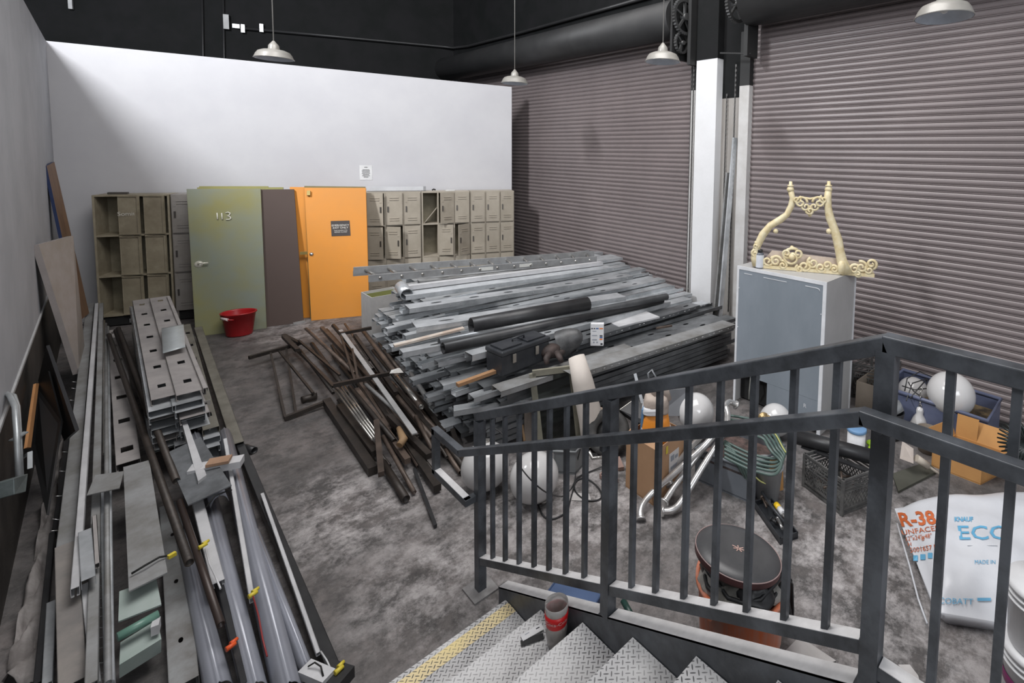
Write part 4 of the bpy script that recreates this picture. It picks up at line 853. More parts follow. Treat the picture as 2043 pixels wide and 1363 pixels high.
for y0, y1 in ((2.733, 1.62), (1.56, .47), (.41, -2.3)):
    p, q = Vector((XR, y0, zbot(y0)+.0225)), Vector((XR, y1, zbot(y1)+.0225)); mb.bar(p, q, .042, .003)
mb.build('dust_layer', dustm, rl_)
XH = 1.395
hr = MB().bar((XH, 2.85, .89), (XH, .47, 2.01), .042, .042).bar((XH, .48, 2.01), (XH, -2.4, 2.01), .042, .042).bar((XH, 2.84, .89), (XH, 3.22, .89), .042, .042)
hr.bar((XH, 3.20, .91), (XH, 3.20, .60), .042, .042, (0, 1, 0)).bar((XH, 3.22, .61), (XH, 2.76, .61), .042, .042).bar((XH-.02, 2.78, .61), (XR-.02, 2.78, .61), .042, .042)
hr.build('handrail', rail_b, rl_, bevel=.003)
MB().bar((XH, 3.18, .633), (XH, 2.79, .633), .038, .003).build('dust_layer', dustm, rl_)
for y in (1.59, .44): MB().bar((XH+.02, y, ztop(y)-.23), (XR-.02, y, ztop(y)-.23), .02, .03).build('handrail_bracket', rail_b, rl_)
for y, z0 in ((2.76, 0.012), (1.59, .62), (.44, 1.16)): MB().box((XR, y, (z0+ztop(y)-.02)/2), (.052, .052, ztop(y)-.02-z0)).build('post', rail_b, rl_)
MB().box((XR, -1.6, 1.7), (.052, .052, 1.0)).build('post', rail_b, rl_)
MB().box((XR, 2.76, .006), (.16, .16, .012)).build('base_plate', mat('plate_dusty', (.30, .295, .29), .7, 0, (.20, .19, .19), 1, 9), rl_)
ys = [2.61, 2.47, 2.325, 2.18, 2.045, 1.905, 1.76, 1.44, 1.30, 1.15, 1.005, .865, .72, .58]+[.28-.143*i for i in range(18)]
for y in ys: MB().box((XR, y, (zbot(y)+ztop(y))/2), (.022, .022, ztop(y)-zbot(y)-.05+.01)).build('picket', rail_b, rl_)
# stair
def tread_mat():
    m = bpy.data.materials.new('diamond_plate'); m.use_nodes = True; nt = m.node_tree; N = nt.nodes; L = nt.links; b = N['Principled BSDF']
    tc = N.new('ShaderNodeTexCoord'); mp = N.new('ShaderNodeMapping'); mp.inputs['Rotation'].default_value = (0, 0, R(45)); mp.inputs['Scale'].default_value = (46, 46, 46); L.new(tc.outputs['Object'], mp.inputs[0])
    sp = N.new('ShaderNodeSeparateXYZ'); L.new(mp.outputs[0], sp.inputs[0])
    def M_(op, a, b_=None, c=None):
        n = N.new('ShaderNodeMath'); n.operation = op
        for i, v in enumerate((a, b_, c)):
            if v is None: continue
            if isinstance(v, (int, float)): n.inputs[i].default_value = v
            else: L.new(v, n.inputs[i])
        return n.outputs[0]
    x, y = sp.outputs[0], sp.outputs[1]
    fx, fy = M_('SUBTRACT', M_('FRACT', x), .5), M_('SUBTRACT', M_('FRACT', y), .5)
    par = M_('MODULO', M_('ABSOLUTE', M_('ADD', M_('FLOOR', x), M_('FLOOR', y))), 2.0)
    def ell(u, v, a, b_): return M_('ADD', M_('POWER', M_('DIVIDE', M_('ABSOLUTE', u), a), 2.0), M_('POWER', M_('DIVIDE', M_('ABSOLUTE', v), b_), 2.0))
    e1, e2 = ell(fx, fy, .56, .12), ell(fx, fy, .12, .56)
    e = M_('ADD', M_('MULTIPLY', e1, par), M_('MULTIPLY', e2, M_('SUBTRACT', 1.0, par)))
    msk = M_('LESS_THAN', e, 1.0)
    no = N.new('ShaderNodeTexNoise'); no.inputs['Scale'].default_value = 5; no.inputs['Detail'].default_value = 6; L.new(tc.outputs['Object'], no.inputs['Vector'])
    rg = N.new('ShaderNodeMapRange'); rg.inputs['From Min'].default_value = .35; rg.inputs['From Max'].default_value = .62; L.new(no.outputs[0], rg.inputs['Value'])
    f = M_('MULTIPLY', msk, M_('MULTIPLY_ADD', rg.outputs[0], .6, .4))
    m0 = N.new('ShaderNodeMix'); m0.data_type = 'RGBA'; m0.inputs['A'].default_value = (.62, .615, .615, 1); m0.inputs['B'].default_value = (.47, .465, .47, 1); L.new(rg.outputs[0], m0.inputs['Factor'])
    mx = N.new('ShaderNodeMix'); mx.data_type = 'RGBA'; L.new(m0.outputs['Result'], mx.inputs['A']); mx.inputs['B'].default_value = (.055, .055, .058, 1); L.new(f, mx.inputs['Factor'])
    L.new(mx.outputs['Result'], b.inputs['Base Color']); b.inputs['Roughness'].default_value = .55
    bp = N.new('ShaderNodeBump'); bp.inputs['Distance'].default_value = .002; bp.inputs['Strength'].default_value = .6; L.new(msk, bp.inputs['Height']); L.new(bp.outputs[0], b.inputs['Normal'])
    return m, (M_, msk)
tm, _ = tread_mat()
tyel = tm.copy(); tyel.name = 'diamond_plate_yellow'
for n_ in tyel.node_tree.nodes:
    if n_.type == 'MIX' and n_.inputs['A'].default_value[0] > .615 and n_.inputs['A'].default_value[0] < .625:
        n_.inputs['A'].default_value = (.80, .66, .33, 1); n_.inputs['B'].default_value = (.72, .60, .36, 1)
st = thing('stair', 'steel stair with diamond plate treads and black stringer going down to the floor', 'staircase', (1.45, 2.42, 0), world=True)
NY = [2.42, 2.075, 1.735, 1.40, 1.06, .72]; NZ = [.172, .340, .500, .660, .822, .985]
for i in range(6):
    y0 = NY[i]; y1 = NY[i+1] if i < 5 else .40; z = NZ[i]
    mb = MB(); mb.b2((.30, y1-.0, z-.006), (1.442, y0, z)).b2((.30, y0-.006, z-.05), (1.442, y0, z-.006)); 
    mb.b2((.30, y1-.006, z-.005), (1.442, y1, (NZ[i+1] if i < 5 else 1.15)-.05))
    mb.build('tread', tm, st)
MB().b2((.30, 2.42-.105, .1722), (1.442, 2.42-.028, .1735)).build('nosing_stripe', tyel, st)
# stringer: sloped channel with light dust on its cap, plus landing
zs = lambda y: .209+(2.473-y)*.473
sv = [(2.50, 0.0), (2.50, zs(2.50)), (.40, zs(.40)), (.40, zs(.40)-.36), (2.16, 0.0)]
mb = MB(); k = len(sv); vs = [(1.445, a_, b__) for a_, b__ in sv]+[(1.457, a_, b__) for a_, b__ in sv]
mb.add(vs, [list(range(k)), [k+i for i in range(k)][::-1]]+[(i, (i+1) % k, k+(i+1) % k, k+i) for i in range(k)])
mb.bar((1.475, 2.505, zs(2.50)-.004), (1.475, .40, zs(.40)-.004), .060, .008); mb.build('stringer', rail_b, st)
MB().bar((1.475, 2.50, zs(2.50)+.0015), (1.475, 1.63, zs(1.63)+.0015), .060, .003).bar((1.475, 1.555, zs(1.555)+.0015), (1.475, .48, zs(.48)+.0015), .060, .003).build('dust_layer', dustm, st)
MB().b2((.28, .40, 0), (.292, 2.46, .05)).bar((.285, 2.46, .12), (.285, .40, 1.10), .012, .25).build('stringer', rail_b, st)
MB().b2((XL+.01, -2.5, 1.13), (1.44, .40, 1.15)).build('landing_plate', tm, st)
MB().b2((1.445, -2.5, .93), (1.457, .395, 1.17)).b2((1.445, -2.5, 1.165), (1.505, .395, 1.175)).build('landing_fascia', rail_b, st)
MB().b2((1.40, -.1, 0), (1.44, -.06, 1.13)).b2((-.30, .2, 0), (-.24, .26, 1.13)).b2((.10, -2.3, 0), (.16, -2.24, 1.13)).build('support_leg', rail_b, st)
# cut soda bottle and card on the stair
gl_ = glassy('clear_plastic', (.80, .78, .76), .08, 1.2)
gl_.node_tree.nodes['Principled BSDF'].inputs['Transmission Weight'].default_value = .72; gl_.node_tree.nodes['Principled BSDF'].inputs['Roughness'].default_value = .2
bt = thing('soda_bottle', 'cut-off plastic soda bottle with red label standing on a stair tread', 'bottle', (1.20, 1.90, .341))
bc = G(1110, 1283, .345); bt.location = (bc.x+.0, bc.y, .341)
prof = [(.001, .004), (.030, .0), (.036, .012), (.040, .05), (.044, .09), (.041, .12), (.045, .16), (.046, .20), (.0462, .235), (.0448, .235), (.0446, .20), (.0396, .12), (.0425, .09), (.038, .05), (.034, .014), (.001, .008)]
bt.scale = (1.2, 1.2, .92); MB().lathe(prof, n=28).build('body', gl_, bt)
MB().lathe([(.001, .010), (.033, .014), (.037, .05), (.0415, .09), (.0385, .115), (.001, .118)], n=24).build('murky_liquid', mat('dirty_water', (.15, .125, .095), .3, 0, (.07, .06, .045), 1, 40), bt)
MB().lathe([(.0425, .125), (.0468, .165), (.0470, .195), (.0466, .195), (.0464, .165), (.042, .125)], n=28).build('label', mat('label_red', (.55, .01, .012), .4), bt)
lt_ = text('label_text', 'Coca-Cola', .023, mat('label_white2', (.85, .83, .8), .5), Matrix.Identity(4), bt)
ang0 = math.atan2(-bc.y, -bc.x)
for v in lt_.data.vertices:
    a_ = ang0+v.co.x/.047; r_ = .0474; v.co = Vector((math.cos(a_)*r_, math.sin(a_)*r_, .163+v.co.y*1.0))
cdp = G(1062, 1264, .345); cd_ = thing('printed_card', 'small white printed card lying on the stair tread beside the soda bottle', 'card', cdp, rz=R(-12))
MB().box((0, 0, .007), (.11, .038, .002)).build('card', cardw, cd_); MB().box((-.025, .006, .0084), (.022, .004, .0004)).build('printed_line', pk['g'], cd_); MB().box((.030, .004, .0084), (.018, .006, .0004)).build('printed_line', pk['k'], cd_)
o = MB().box(cdp+Vector((-.02, -.03, .003)), (.11, .03, .003), R(-25)).build('dark_shard', blackm, origin=cdp+Vector((-.02, -.03, .002))); tag(o, 'dark flat shard lying under the small white card on the stair', 'scrap')

# ================================================================ PENDANT LAMPS
lampm = mat('lamp_enamel', (.30, .285, .26), .35, .1, (.26, .25, .23), 1, 6); lampi = mat('lamp_inside', (.62, .66, .72), .3); cordm = mat('cord_grey', (.30, .29, .27), .5)
ld = bpy.data.objects
def lamp(px, py, label):
    p = G(px, py, 3.85); root = thing('pendant_lamp', label, 'lamp', p)
    MB().lathe([(.205, 0), (.212, .004), (.205, .012), (.188, .055), (.165, .088), (.120, .108), (.062, .118), (.060, .118)], n=36).build('shade', lampm, root)
    MB().lathe([(.203, .001), (.186, .050), (.160, .084), (.115, .104), (.058, .112), (.001, .113)], n=36).build('reflector', lampi, root)
    MB().lathe([(.062, .116), (.056, .165), (.048, .178), (.030, .200), (.012, .225), (.001, .226)], n=24).build('neck', lampm, root)
    MB().tube([(0, 0, .22), (0, 0, 8.78-3.85)], .006, 6).build('cord', cordm, root)
    MB().ball((0, 0, .065), .032, 14, 9).build('bulb', mat('bulb_glass', (.75, .75, .72), .2), root)
lamp(547, 118, 'grey enamel pendant lamp hanging before the black wall above the white partition')
lamp(1027, 167, 'grey pendant lamp hanging at the right end of the white partition')
lamp(1322, 124, 'grey pendant lamp hanging in front of the left shutter near the pillar')
lamp(1883, 36, 'largest looking grey pendant lamp at top right before the right shutter')

# ================================================================ CABINET AND ORNATE FRAME
cw_ = mat('cabinet_side', (.42, .415, .41), .45, 0, (.38, .375, .37), 1, 2.5); cwh = mat('cabinet_edge_white', (.72, .73, .75), .4); cfr = mat('cabinet_front_slate', (.25, .28, .315), .35, .05, (.21, .24, .27), 1, 2, stretch=(1, 1, .4))
cb = thing('cabinet', 'tall grey cabinet with slate blue front and white edges below the ornate frame', 'cabinet', (4.65, 1.99, 0), world=True)
cx0, cx1, cy0, cy1, czt = 4.66, 5.40, 1.985, 3.01, 1.545
MB().b2((cx0, cy0, .0), (cx1, cy0+.02, czt)).b2((cx0, cy1-.02, 0), (cx1, cy1, czt)).b2((cx0, cy0+.02, czt-.02), (cx1, cy1-.02, czt)).b2((cx1-.02, cy0+.02, .02), (cx1, cy1-.02, czt-.02)).build('carcass', cw_, cb)
MB().b2((cx0-.012, cy0, .0), (cx0, cy0+.035, czt)).b2((cx0-.012, cy1-.025, 0), (cx0, cy1, czt)).b2((cx0-.012, cy0+.035, czt-.035), (cx0, cy1-.025, czt)).b2((cx1-.03, cy0-.006, 0), (cx1, cy0, czt)).build('edge_trim', cwh, cb)
MB().b2((cx0-.008, cy0+.036, .34), (cx0+.012, cy1-.026, czt-.036)).b2((cx0-.008, cy0+.036, .05), (cx0+.012, cy1-.42, .338)).build('front_panel', cfr, cb)
MB().b2((cx0+.10, cy0+.03, .02), (cx0+.12, cy1-.03, .36)).build('inner_panel', dark_m, cb)
for y0, y1, z in ((cy1-.09, cy1-.19, czt-.075), (cy1-.33, cy1-.60, czt-.078), (cy0+.22, cy0+.10, czt-.078)): MB().b2((cx0-.011, min(y0, y1), z), (cx0-.0085, max(y0, y1), z+.006)).build('white_mark', cwh, cb)
MB().tube([(cx0-.010, cy0+.10, czt-.075), (cx0-.010, cy0+.075, czt-.082), (cx0-.010, cy0+.068, czt-.105)], .003, 6).build('white_mark', cwh, cb)
Mf = frameM((cx0-.0095, cy1-.17, .385), (0, -1, 0), (0, 0, 1)); text('stencil_text', 'NO OPERATE', .055, mat('stencil_dark', (.05, .055, .065), .6), Mf, cb)
text('stencil_text', 'R', .055, cwh, frameM((cx0-.0095, cy0+.17, .245), (0, -1, 0), (0, 0, 1)), cb)
MB().tube([(cx0+.02, cy1-.20, .36), (cx0-.0, cy1-.21, .28), (cx0+.02, cy1-.19, .18), (cx0+.0, cy1-.20, .08)], .008, 8).tube([(cx0+.04, cy1-.28, .35), (cx0+.03, cy1-.30, .22), (cx0+.05, cy1-.26, .10)], .006, 8).build('cable', mat('cable_grey', (.25, .25, .23), .5), cb)
for y, z in ((cy1-.03, 1.30), (cy1-.03, .86), (cy0+.045, 1.22), (cy0+.045, .76)): MB().tube([(cx0-.013, y, z), (cx0-.007, y, z)], .005, 8).build('rivet', cwh, cb)
cream = mat('cream_ornate', (.70, .62, .42), .5, 0, (.58, .46, .24), .8, 14, .3, 30)
cream_p = mat('cream_pink', (.60, .50, .42), .55)
fA, fB = G(1512, 534, czt), G(1742, 553, czt); fd = (fB-fA); fd.z = 0; fd.normalize(); fn = Vector((-fd.y, fd.x, 0))
if fn.dot(Vector((1, .7, 0))) < 0: fn = -fn
def FV(x, y, off=0.0):
    r = ray(x, y); o_ = Vector((0, 0, EYE)); t = ((fA+fn*off-o_).dot(fn))/(r.dot(fn)); return o_+r*t
fr = thing('ornate_frame', 'cream carved ornate frame with two curved arms standing on the grey cabinet', 'ornament', fA, world=True)
def spiral(c, r, turns, th, dirn=1, a0=0.0, n=26, off=-.02):
    pts = []; rr = []
    for i in range(n):
        t = i/(n-1); a_ = a0+dirn*turns*2*math.pi*t; q = 1.2*r*(1-.82*t); pts.append(c+fd*math.cos(a_)*q+Vector((0, 0, 1))*math.sin(a_)*q-fn*(.02+.02*t)); rr.append(th*1.25*(1-.35*t))
    return pts, rr
MB().slab([FV(1512, 533, .04), FV(1742, 552, .04), FV(1744, 528, .04), FV(1668, 516, .04), FV(1540, 500, .04)], .02).build('back_board', cream_p, fr)
MB().bar(FV(1512, 530), FV(1744, 549), .07, .035).build('base_rail', cream, fr)
arms = [[(1509, 530), (1506, 515), (1511, 490), (1522, 468), (1537, 450), (1556, 439), (1570, 428), (1579, 410), (1581, 395), (1577, 378)],
        [(1690, 545), (1680, 522), (1675, 500), (1671, 478), (1664, 456), (1656, 435), (1652, 415), (1651, 395), (1653, 378)]]
for k_, a_ in enumerate(arms):
    n_ = len(a_); MB().tube([FV(*p_) for p_ in a_], [((.07 if i == 0 else .052) if k_ else .044)*(1-.42*i/n_)+.004*(i % 2) for i in range(n_)], 12).build('curved_arm', cream, fr)
    tp = FV(*a_[-1]); MB().lathe([(.001, -.03), (.030, -.025), (.040, .0), (.030, .022), (.022, .03), (.034, .034), (.034, .045), (.018, .05), (.016, .085), (.001, .086)], c=tp, n=18).build('finial', cream, fr)
cs_ = MB()
for (x, y, r_, d_, a0) in ((1598, 404, .055, 1, 0), (1634, 404, .055, -1, math.pi), (1590, 398, .035, -1, 1), (1643, 398, .035, 1, 2), (1608, 412, .04, 1, 2), (1624, 412, .04, -1, 1), (1616, 420, .035, 1, 3)):
    p_, q_ = spiral(FV(x, y), r_, 1.3, .011, d_, a0); cs_.tube(p_, q_, 8)
cs_.tube([FV(1583, 398), FV(1600, 394), FV(1616, 397), FV(1632, 394), FV(1650, 398)], .012, 8).ball(FV(1616, 416), .035, 12, 8).ball(FV(1616, 427), .022, 10, 7, 0, (1, 1, 1.5)); cs_.build('carved_crosspiece', cream, fr)
rs2 = random.Random(5)
def scrolls(name, lst):
    m_ = MB()
    for (x, y, r_, d_, a0) in lst:
        p_, q_ = spiral(FV(x, y), r_, 1.4, .013, d_, a0); m_.tube(p_, q_, 8)
    return m_.build(name, cream, fr)
scrolls('carved_scrollwork', [(1548, 520, .05, 1, 0), (1562, 528, .04, -1, 2), (1580, 513, .085, 1, 1), (1570, 505, .045, -1, 0), (1592, 505, .045, 1, 3), (1605, 530, .055, -1, 1), (1622, 524, .05, 1, 2), (1637, 533, .045, -1, 0), (1650, 528, .04, 1, 4), (1595, 535, .035, 1, 2), (1664, 536, .035, -1, 3)])
scrolls('carved_scrollwork', [(1704, 536, .045, 1, 0), (1718, 532, .05, -1, 2), (1733, 538, .04, 1, 1), (1711, 545, .03, -1, 0), (1738, 526, .045, 1, 5)])
scrolls('carved_scrollwork', [(1507, 505, .04, 1, 0), (1509, 490, .03, -1, 2), (1515, 520, .05, 1, 4), (1532, 520, .05, -1, 1)])
MB().ball(FV(1580, 512)-fn*.03, .035, 14, 9, 0, (1, 1, 1)).ball(FV(1580, 494), .022, 10, 7).build('rosette', cream, fr)
MB().ball(FV(1680, 532)-fn*.02, .075, 16, 10, 0, (.9, .6, 1.1)).build('arm_foot', cream, fr)
MB().ball(FV(1548, 452)-Vector((0, 0, .05)), .028, 10, 7).ball(FV(1660, 462)-fd*.03, .03, 10, 7).build('leaf_bud', cream, fr)
wbp = G(1516, 533, czt); wbp = wbp-fn*.05
wb_ = thing('bottle', 'white labelled bottle with black cap standing on the cabinet before the frame', 'bottle', wbp)
MB().lathe([(.001, 0), (.042, 0), (.045, .005), (.045, .150), (.036, .170), (.026, .174), (.001, .174)], n=26).build('body', mat('bottle_grey', (.10, .11, .13), .4), wb_)
MB().lathe([(.0455, .012), (.0458, .014), (.0458, .146), (.0455, .148)], n=26).build('label', mat('label_pale', (.66, .68, .72), .5), wb_)
MB().lathe([(.030, .174), (.031, .176), (.031, .200), (.029, .203), (.001, .203)], n=22).build('cap', blackm, wb_)

# ================================================================ THINGS ON THE FLOOR, RIGHT SIDE
card = mat('cardboard', (.42, .25, .14), .75, 0, (.36, .21, .115), 1, 3); card2 = mat('cardboard_orange', (.52, .27, .09), .75, 0, (.45, .23, .08), 1, 3)
white_g = mat('opal_glass', (.56, .55, .545), .14, 0, (.53, .52, .515), 1, 3, spec=.6)
def zat(px, py, P): return PX(px, py, P.x).z
def pbox(root, o_, ex, ey, h, t, m, nm='body', z0=0.0, top=False, bot=True, mi=None):
    """open box from corner o_, edge vectors ex, ey"""
    mb = MB(); ux, uy = ex.normalized(), ey.normalized(); u = Vector((0, 0, 1))
    def q(a, b, za, zb_):
        c = [a, b]; mb.add([a+u*za, b+u*za, b+u*zb_, a+u*zb_], [(0, 1, 2, 3)])
    def wall(a, b, nrm): mb.slab([a+u*z0, b+u*z0, b+u*(z0+h), a+u*(z0+h)], t) if nrm else mb.slab([b+u*z0, a+u*z0, a+u*(z0+h), b+u*(z0+h)], t)
    c0, c1, c2, c3 = o_, o_+ex, o_+ex+ey, o_+ey
    cc = (c0+c2)/2
    for a, b in ((c0, c1), (c1, c2), (c2, c3), (c3, c0)):
        n = (b-a).cross(u); wall(a, b, n.dot((a+b)/2-cc) > 0)
    if bot: mb.slab([c0+u*(z0+t), c1+u*(z0+t), c2+u*(z0+t), c3+u*(z0+t)], t*.9)
    if top: mb.slab([c0+u*(z0+h), c1+u*(z0+h), c2+u*(z0+h), c3+u*(z0+h)], t*.9)
    return mb.build(nm, m, root)
def globe(label, px, py, z, r, fit=None):
    c = G(px, py, z); g = thing('globe_light', label, 'globe lamp', (c.x, c.y, z-r), group=None)
    MB().ball((0, 0, r), r, 36, 22).build('glass_globe', white_g, g)
    if fit is not None:
        d = Vector(fit).normalized(); c_ = Vector((0, 0, r)); MB().tube([c_+d*(r*.97), c_+d*(r*1.06)], .05, 16).tube([c_+d*(r*1.05), c_+d*(r*1.16)], .018, 10).build('fitter', brite, g)
    return g
globe('white globe lamp half behind the end post of the railing', 968, 930, .20, .185, (0.1, .3, 1))
globe('white globe lamp resting on the floor amid looped black cord', 1066, 952, .19, .188, (.2, -.6, -.8))
globe('white globe lamp beside the orange and white bag, right of it', 1388, 822, .30, .175)
globe('white globe lamp with brass fitting in front of the cabinet base', 1547, 838, .16, .155)
globe('large white globe lamp sitting in the blue plastic bin', 1897, 786, .47, .210)
globe('greyish globe lamp behind the tangled black wire, partly hidden by a railing post', 1822, 782, .26, .155)
bf = G(1522, 832, .22); o = MB().lathe([(.05, 0), (.055, .02), (.03, .03), (.035, .05), (.02, .07), (.001, .075)], n=18, mat4=Matrix.Translation(bf) @ Euler((R(90), 0, R(-40))).to_matrix().to_4x4()).ball(bf+Vector((.02, -.06, .0)), .035, 14, 9).build('brass_fitting', mat('brass_worn', (.38, .27, .13), .35, .6), origin=bf); tag(o, 'worn brass knob fitting lying against the globe at the cabinet base', 'fitting')
# looped cords
def cord(label, pts, r=.006, name='extension_cord', m=None, sub=6):
    P = [G(*p_) for p_ in pts]; out = []
    for i in range(len(P)-1):
        p0, p1, p2, p3 = P[max(i-1, 0)], P[i], P[i+1], P[min(i+2, len(P)-1)]
        for k in range(sub):
            t = k/sub; out.append(.5*((2*p1)+(p2-p0)*t+(2*p0-5*p1+4*p2-p3)*t*t+(3*p1-p0-3*p2+p3)*t**3))
    out.append(P[-1]); o = MB().tube(out, r, 8).build(name, m or blackm, origin=P[0]); return tag(o, label, 'cord')
cord('black cord looping over the floor right of the globe lamps', [(1074, 1008, .01), (1085, 1030, .01), (1105, 1035, .01), (1130, 1020, .01), (1140, 990, .01), (1150, 960, .01), (1170, 955, .01), (1195, 975, .01), (1198, 995, .01), (1170, 998, .01), (1148, 980, .01), (1150, 955, .012), (1180, 940, .01), (1205, 930, .02)])
cord('thin black cord crossing in front of the left globe lamps', [(1031, 921, .42), (1048, 945, .40), (1070, 968, .38), (1095, 985, .25), (1125, 990, .02), (1145, 965, .01), (1150, 930, .05), (1158, 895, .25)], .005)
cord('short black cord curling above the globe behind the end post', [(968, 866, .40), (971, 858, .43), (982, 854, .45), (998, 862, .42), (1010, 875, .40)], .005)
# grey open box by the globes
g0, g1, g2 = G(1148, 948), G(1106, 952), G(1180, 925)
gb = thing('plastic_bin', 'small grey plastic bin standing between the globe lamps and window sash', 'bin', g0, world=True); grp_ = mat('bin_grey', (.20, .21, .215), .5)
pbox(gb, g0, G(1104, 945)-g0, G(1168, 925)-g0, .20, .012, grp_); MB().tube([v+Vector((0, 0, .2)) for v in (g0, G(1104, 945), G(1104, 945)+G(1168, 925)-g0, G(1168, 925))], .012, 8, closed=True).build('rim', grp_, gb)
# window sash leaning on the stack
ws = thing('window_sash', 'olive grey wooden window sash leaning on the front of the stud stack', 'window frame', G(1085, 885), world=True)
wsm = mat('sash_paint', (.27, .26, .20), .55, 0, (.20, .19, .15), 1, 6)
wa, wb2, wc, wd = G(1078, 885, .02), G(1155, 875, .02), G(1140, 735, .70), G(1062, 745, .70)
def quadbar(nm, a, b): MB().bar(a, b, .055, .03, (wc-wd).cross(wa-wd)).build(nm, wsm, ws)
quadbar('stile', wa, wd); quadbar('stile', wb2, wc); quadbar('rail', wd, wc); quadbar('rail', wa, wb2)
MB().slab([wa.lerp(wb2, .05), wa.lerp(wb2, .95), wd.lerp(wc, .95), wd.lerp(wc, .05)], .004).build('pane', glassy('sash_glass', (.55, .58, .55), .25, 1.3), ws)
o = MB().tube([G(1040, 820, .25), G(1046, 880, .05)], .012, 8).build('wood_stick', mat('stick_wood', (.38, .24, .13), .6), origin=G(1046, 880, .05)); tag(o, 'thin wooden stick tied with twine left of the window sash', 'stick')
o = MB().slab([G(1046, 885, .02), G(1072, 882, .02), G(1062, 790, .40), G(1046, 795, .40)], .03).build('brown_board', mat('board_taupe', (.20, .165, .14), .7), origin=G(1046, 885, .02)); tag(o, 'dark taupe board standing between stick and window sash', 'board')
# foam roll
fp = [G(1150, 712, .86), G(1162, 760, .68), G(1180, 840, .22), G(1187, 885, .03)]
fo = thing('foam_roll', 'off-white paper roll leaning on the stud stack behind the railing', 'roll', fp[-1], world=True); fm_ = mat('roll_white', (.56, .51, .46), .8, 0, (.50, .45, .41), 1, 3)
MB().tube(fp, [.075, .095, .115, .125], 20).build('roll', fm_, fo)
o = MB().slab([G(1164, 890, .01), G(1210, 880, .01), G(1205, 815, .30), G(1172, 800, .36)], .02).build('beige_board', mat('beige_board', (.44, .35, .27), .7), origin=G(1164, 890, .01)); tag(o, 'beige board leaning between paper roll and the wheel', 'board')
# wheel
wc_ = G(1213, 862, .19); whl = thing('wheel', 'dusty black rubber wheel with pale hub near the bright chrome frame', 'wheel', (wc_.x, wc_.y, 0.0), world=True)
rub = mat('rubber', (.035, .035, .035), .6, 0, (.08, .078, .075), .7, 8)
Mw = Matrix.Translation(wc_) @ Euler((R(62), 0, R(-52))).to_matrix().to_4x4()
MB().lathe([(.11, -.04), (.17, -.05), (.195, -.03), (.20, 0), (.195, .03), (.17, .05), (.11, .04), (.10, 0), (.11, -.04)], n=32, mat4=Mw).build('tyre', rub, whl)
MB().lathe([(.001, .03), (.05, .03), (.06, .02), (.105, .01), (.105, -.02), (.001, -.02)], n=28, mat4=Mw).build('rim', mat('rim_dark', (.05, .05, .05), .35, .5), whl)
MB().lathe([(.001, .055), (.022, .055), (.026, .03), (.04, .028)], n=18, mat4=Mw).build('hub_cap', mat('hub_pale', (.45, .45, .45), .3, .5), whl)
# chrome framed black tray
o0 = G(1245, 850, .12); tr_ = thing('utility_tray', 'black tray with bright tubular rim behind the orange and white bag', 'tray', o0, world=True)
tp_ = [G(1236, 818, .36), G(1262, 800, .40), G(1320, 795, .40), G(1310, 850, .28), G(1278, 846, .28)]
MB().slab([v-Vector((0, 0, .03)) for v in tp_], .05).build('tray', blackm, tr_); MB().tube(tp_, .009, 8, closed=True).build('rim_tube', brite, tr_)
MB().tube([G(1175, 900, .25), G(1182, 915, .20), G(1205, 912, .22), G(1212, 905, .28)], .014, 10).build('chrome_leg', brite, tr_)
stud('metal_stud', 'short galvanized stud standing up behind the orange and white bag', G(1290, 825, .3), G(1270, 745, .62), .085, .03, steel, False, R(60))
o = MB().tube([G(1300, 780, .45), G(1293, 745, .62), G(1300, 738, .64), G(1312, 760, .55)], .012, 10).build('bent_tube', steel_d, origin=G(1300, 780, .4)); tag(o, 'dark bent tube handle rising beside the upright short stud', 'tube')
o = MB().slab([G(1310, 830, .30), G(1372, 830, .30), G(1378, 775, .52), G(1318, 780, .52)], .03).build('grey_panel', mat('panel_slate', (.14, .145, .155), .5), origin=G(1310, 830, .3)); tag(o, 'slate grey panel standing between the bag and the globe lamp', 'panel')
# cardboard box with bag
pf, pl_, pr_ = G(1307, 1012), G(1248, 971), G(1362, 962)
hb = zat(1307, 898, pf)
cbx = thing('cardboard_box', 'brown cardboard box with white label, open and holding an orange and white bag', 'box', pf, world=True)
pbox(cbx, pf, pl_-pf, pr_-pf, hb, .006, card); ue, ve = (pl_-pf), (pr_-pf); U = Vector((0, 0, 1))
fn1 = (ve.cross(U)).normalized(); 
if fn1.dot(pf-(pf+ue)) < 0: fn1 = -fn1
MB().slab([pf+ve*.45+U*hb*.25+fn1*.004, pf+ve*.80+U*hb*.25+fn1*.004, pf+ve*.80+U*hb*.75+fn1*.004, pf+ve*.45+U*hb*.75+fn1*.004], .002).build('shipping_label', mat('label_offwhite', (.66, .63, .62), .7), cbx)
for k, (a_, b__, c_, d_) in enumerate(((.5, .62, .6, .7), (.66, .76, .60, .66), (.5, .75, .45, .5), (.5, .7, .35, .38))): MB().slab([pf+ve*a_+U*hb*c_+fn1*.007, pf+ve*b__+U*hb*c_+fn1*.007, pf+ve*b__+U*hb*d_+fn1*.007, pf+ve*a_+U*hb*d_+fn1*.007], .001).build('label_print', pk['g'], cbx)
for a_ in (-.03, .30): MB().slab([pf+ve*(a_+.03)+U*hb*.80+fn1*.004, pf+ve*(a_+.10)+U*hb*.80+fn1*.004, pf+ve*(a_+.10)+U*hb*.93+fn1*.004, pf+ve*(a_+.03)+U*hb*.93+fn1*.004], .002).build('yellow_tape', MATS['yellow_plastic'], cbx)
for a_, b__, d_ in ((pl_, pf, -.06), (pf+ue+ve, pf+ue, -.03)): MB().slab([a_+U*hb, b__+U*hb, b__+U*(hb+.03)+(b__-a_).cross(U).normalized()*d_, a_+U*(hb+.03)+(b__-a_).cross(U).normalized()*d_], .004).build('flap', card, cbx)
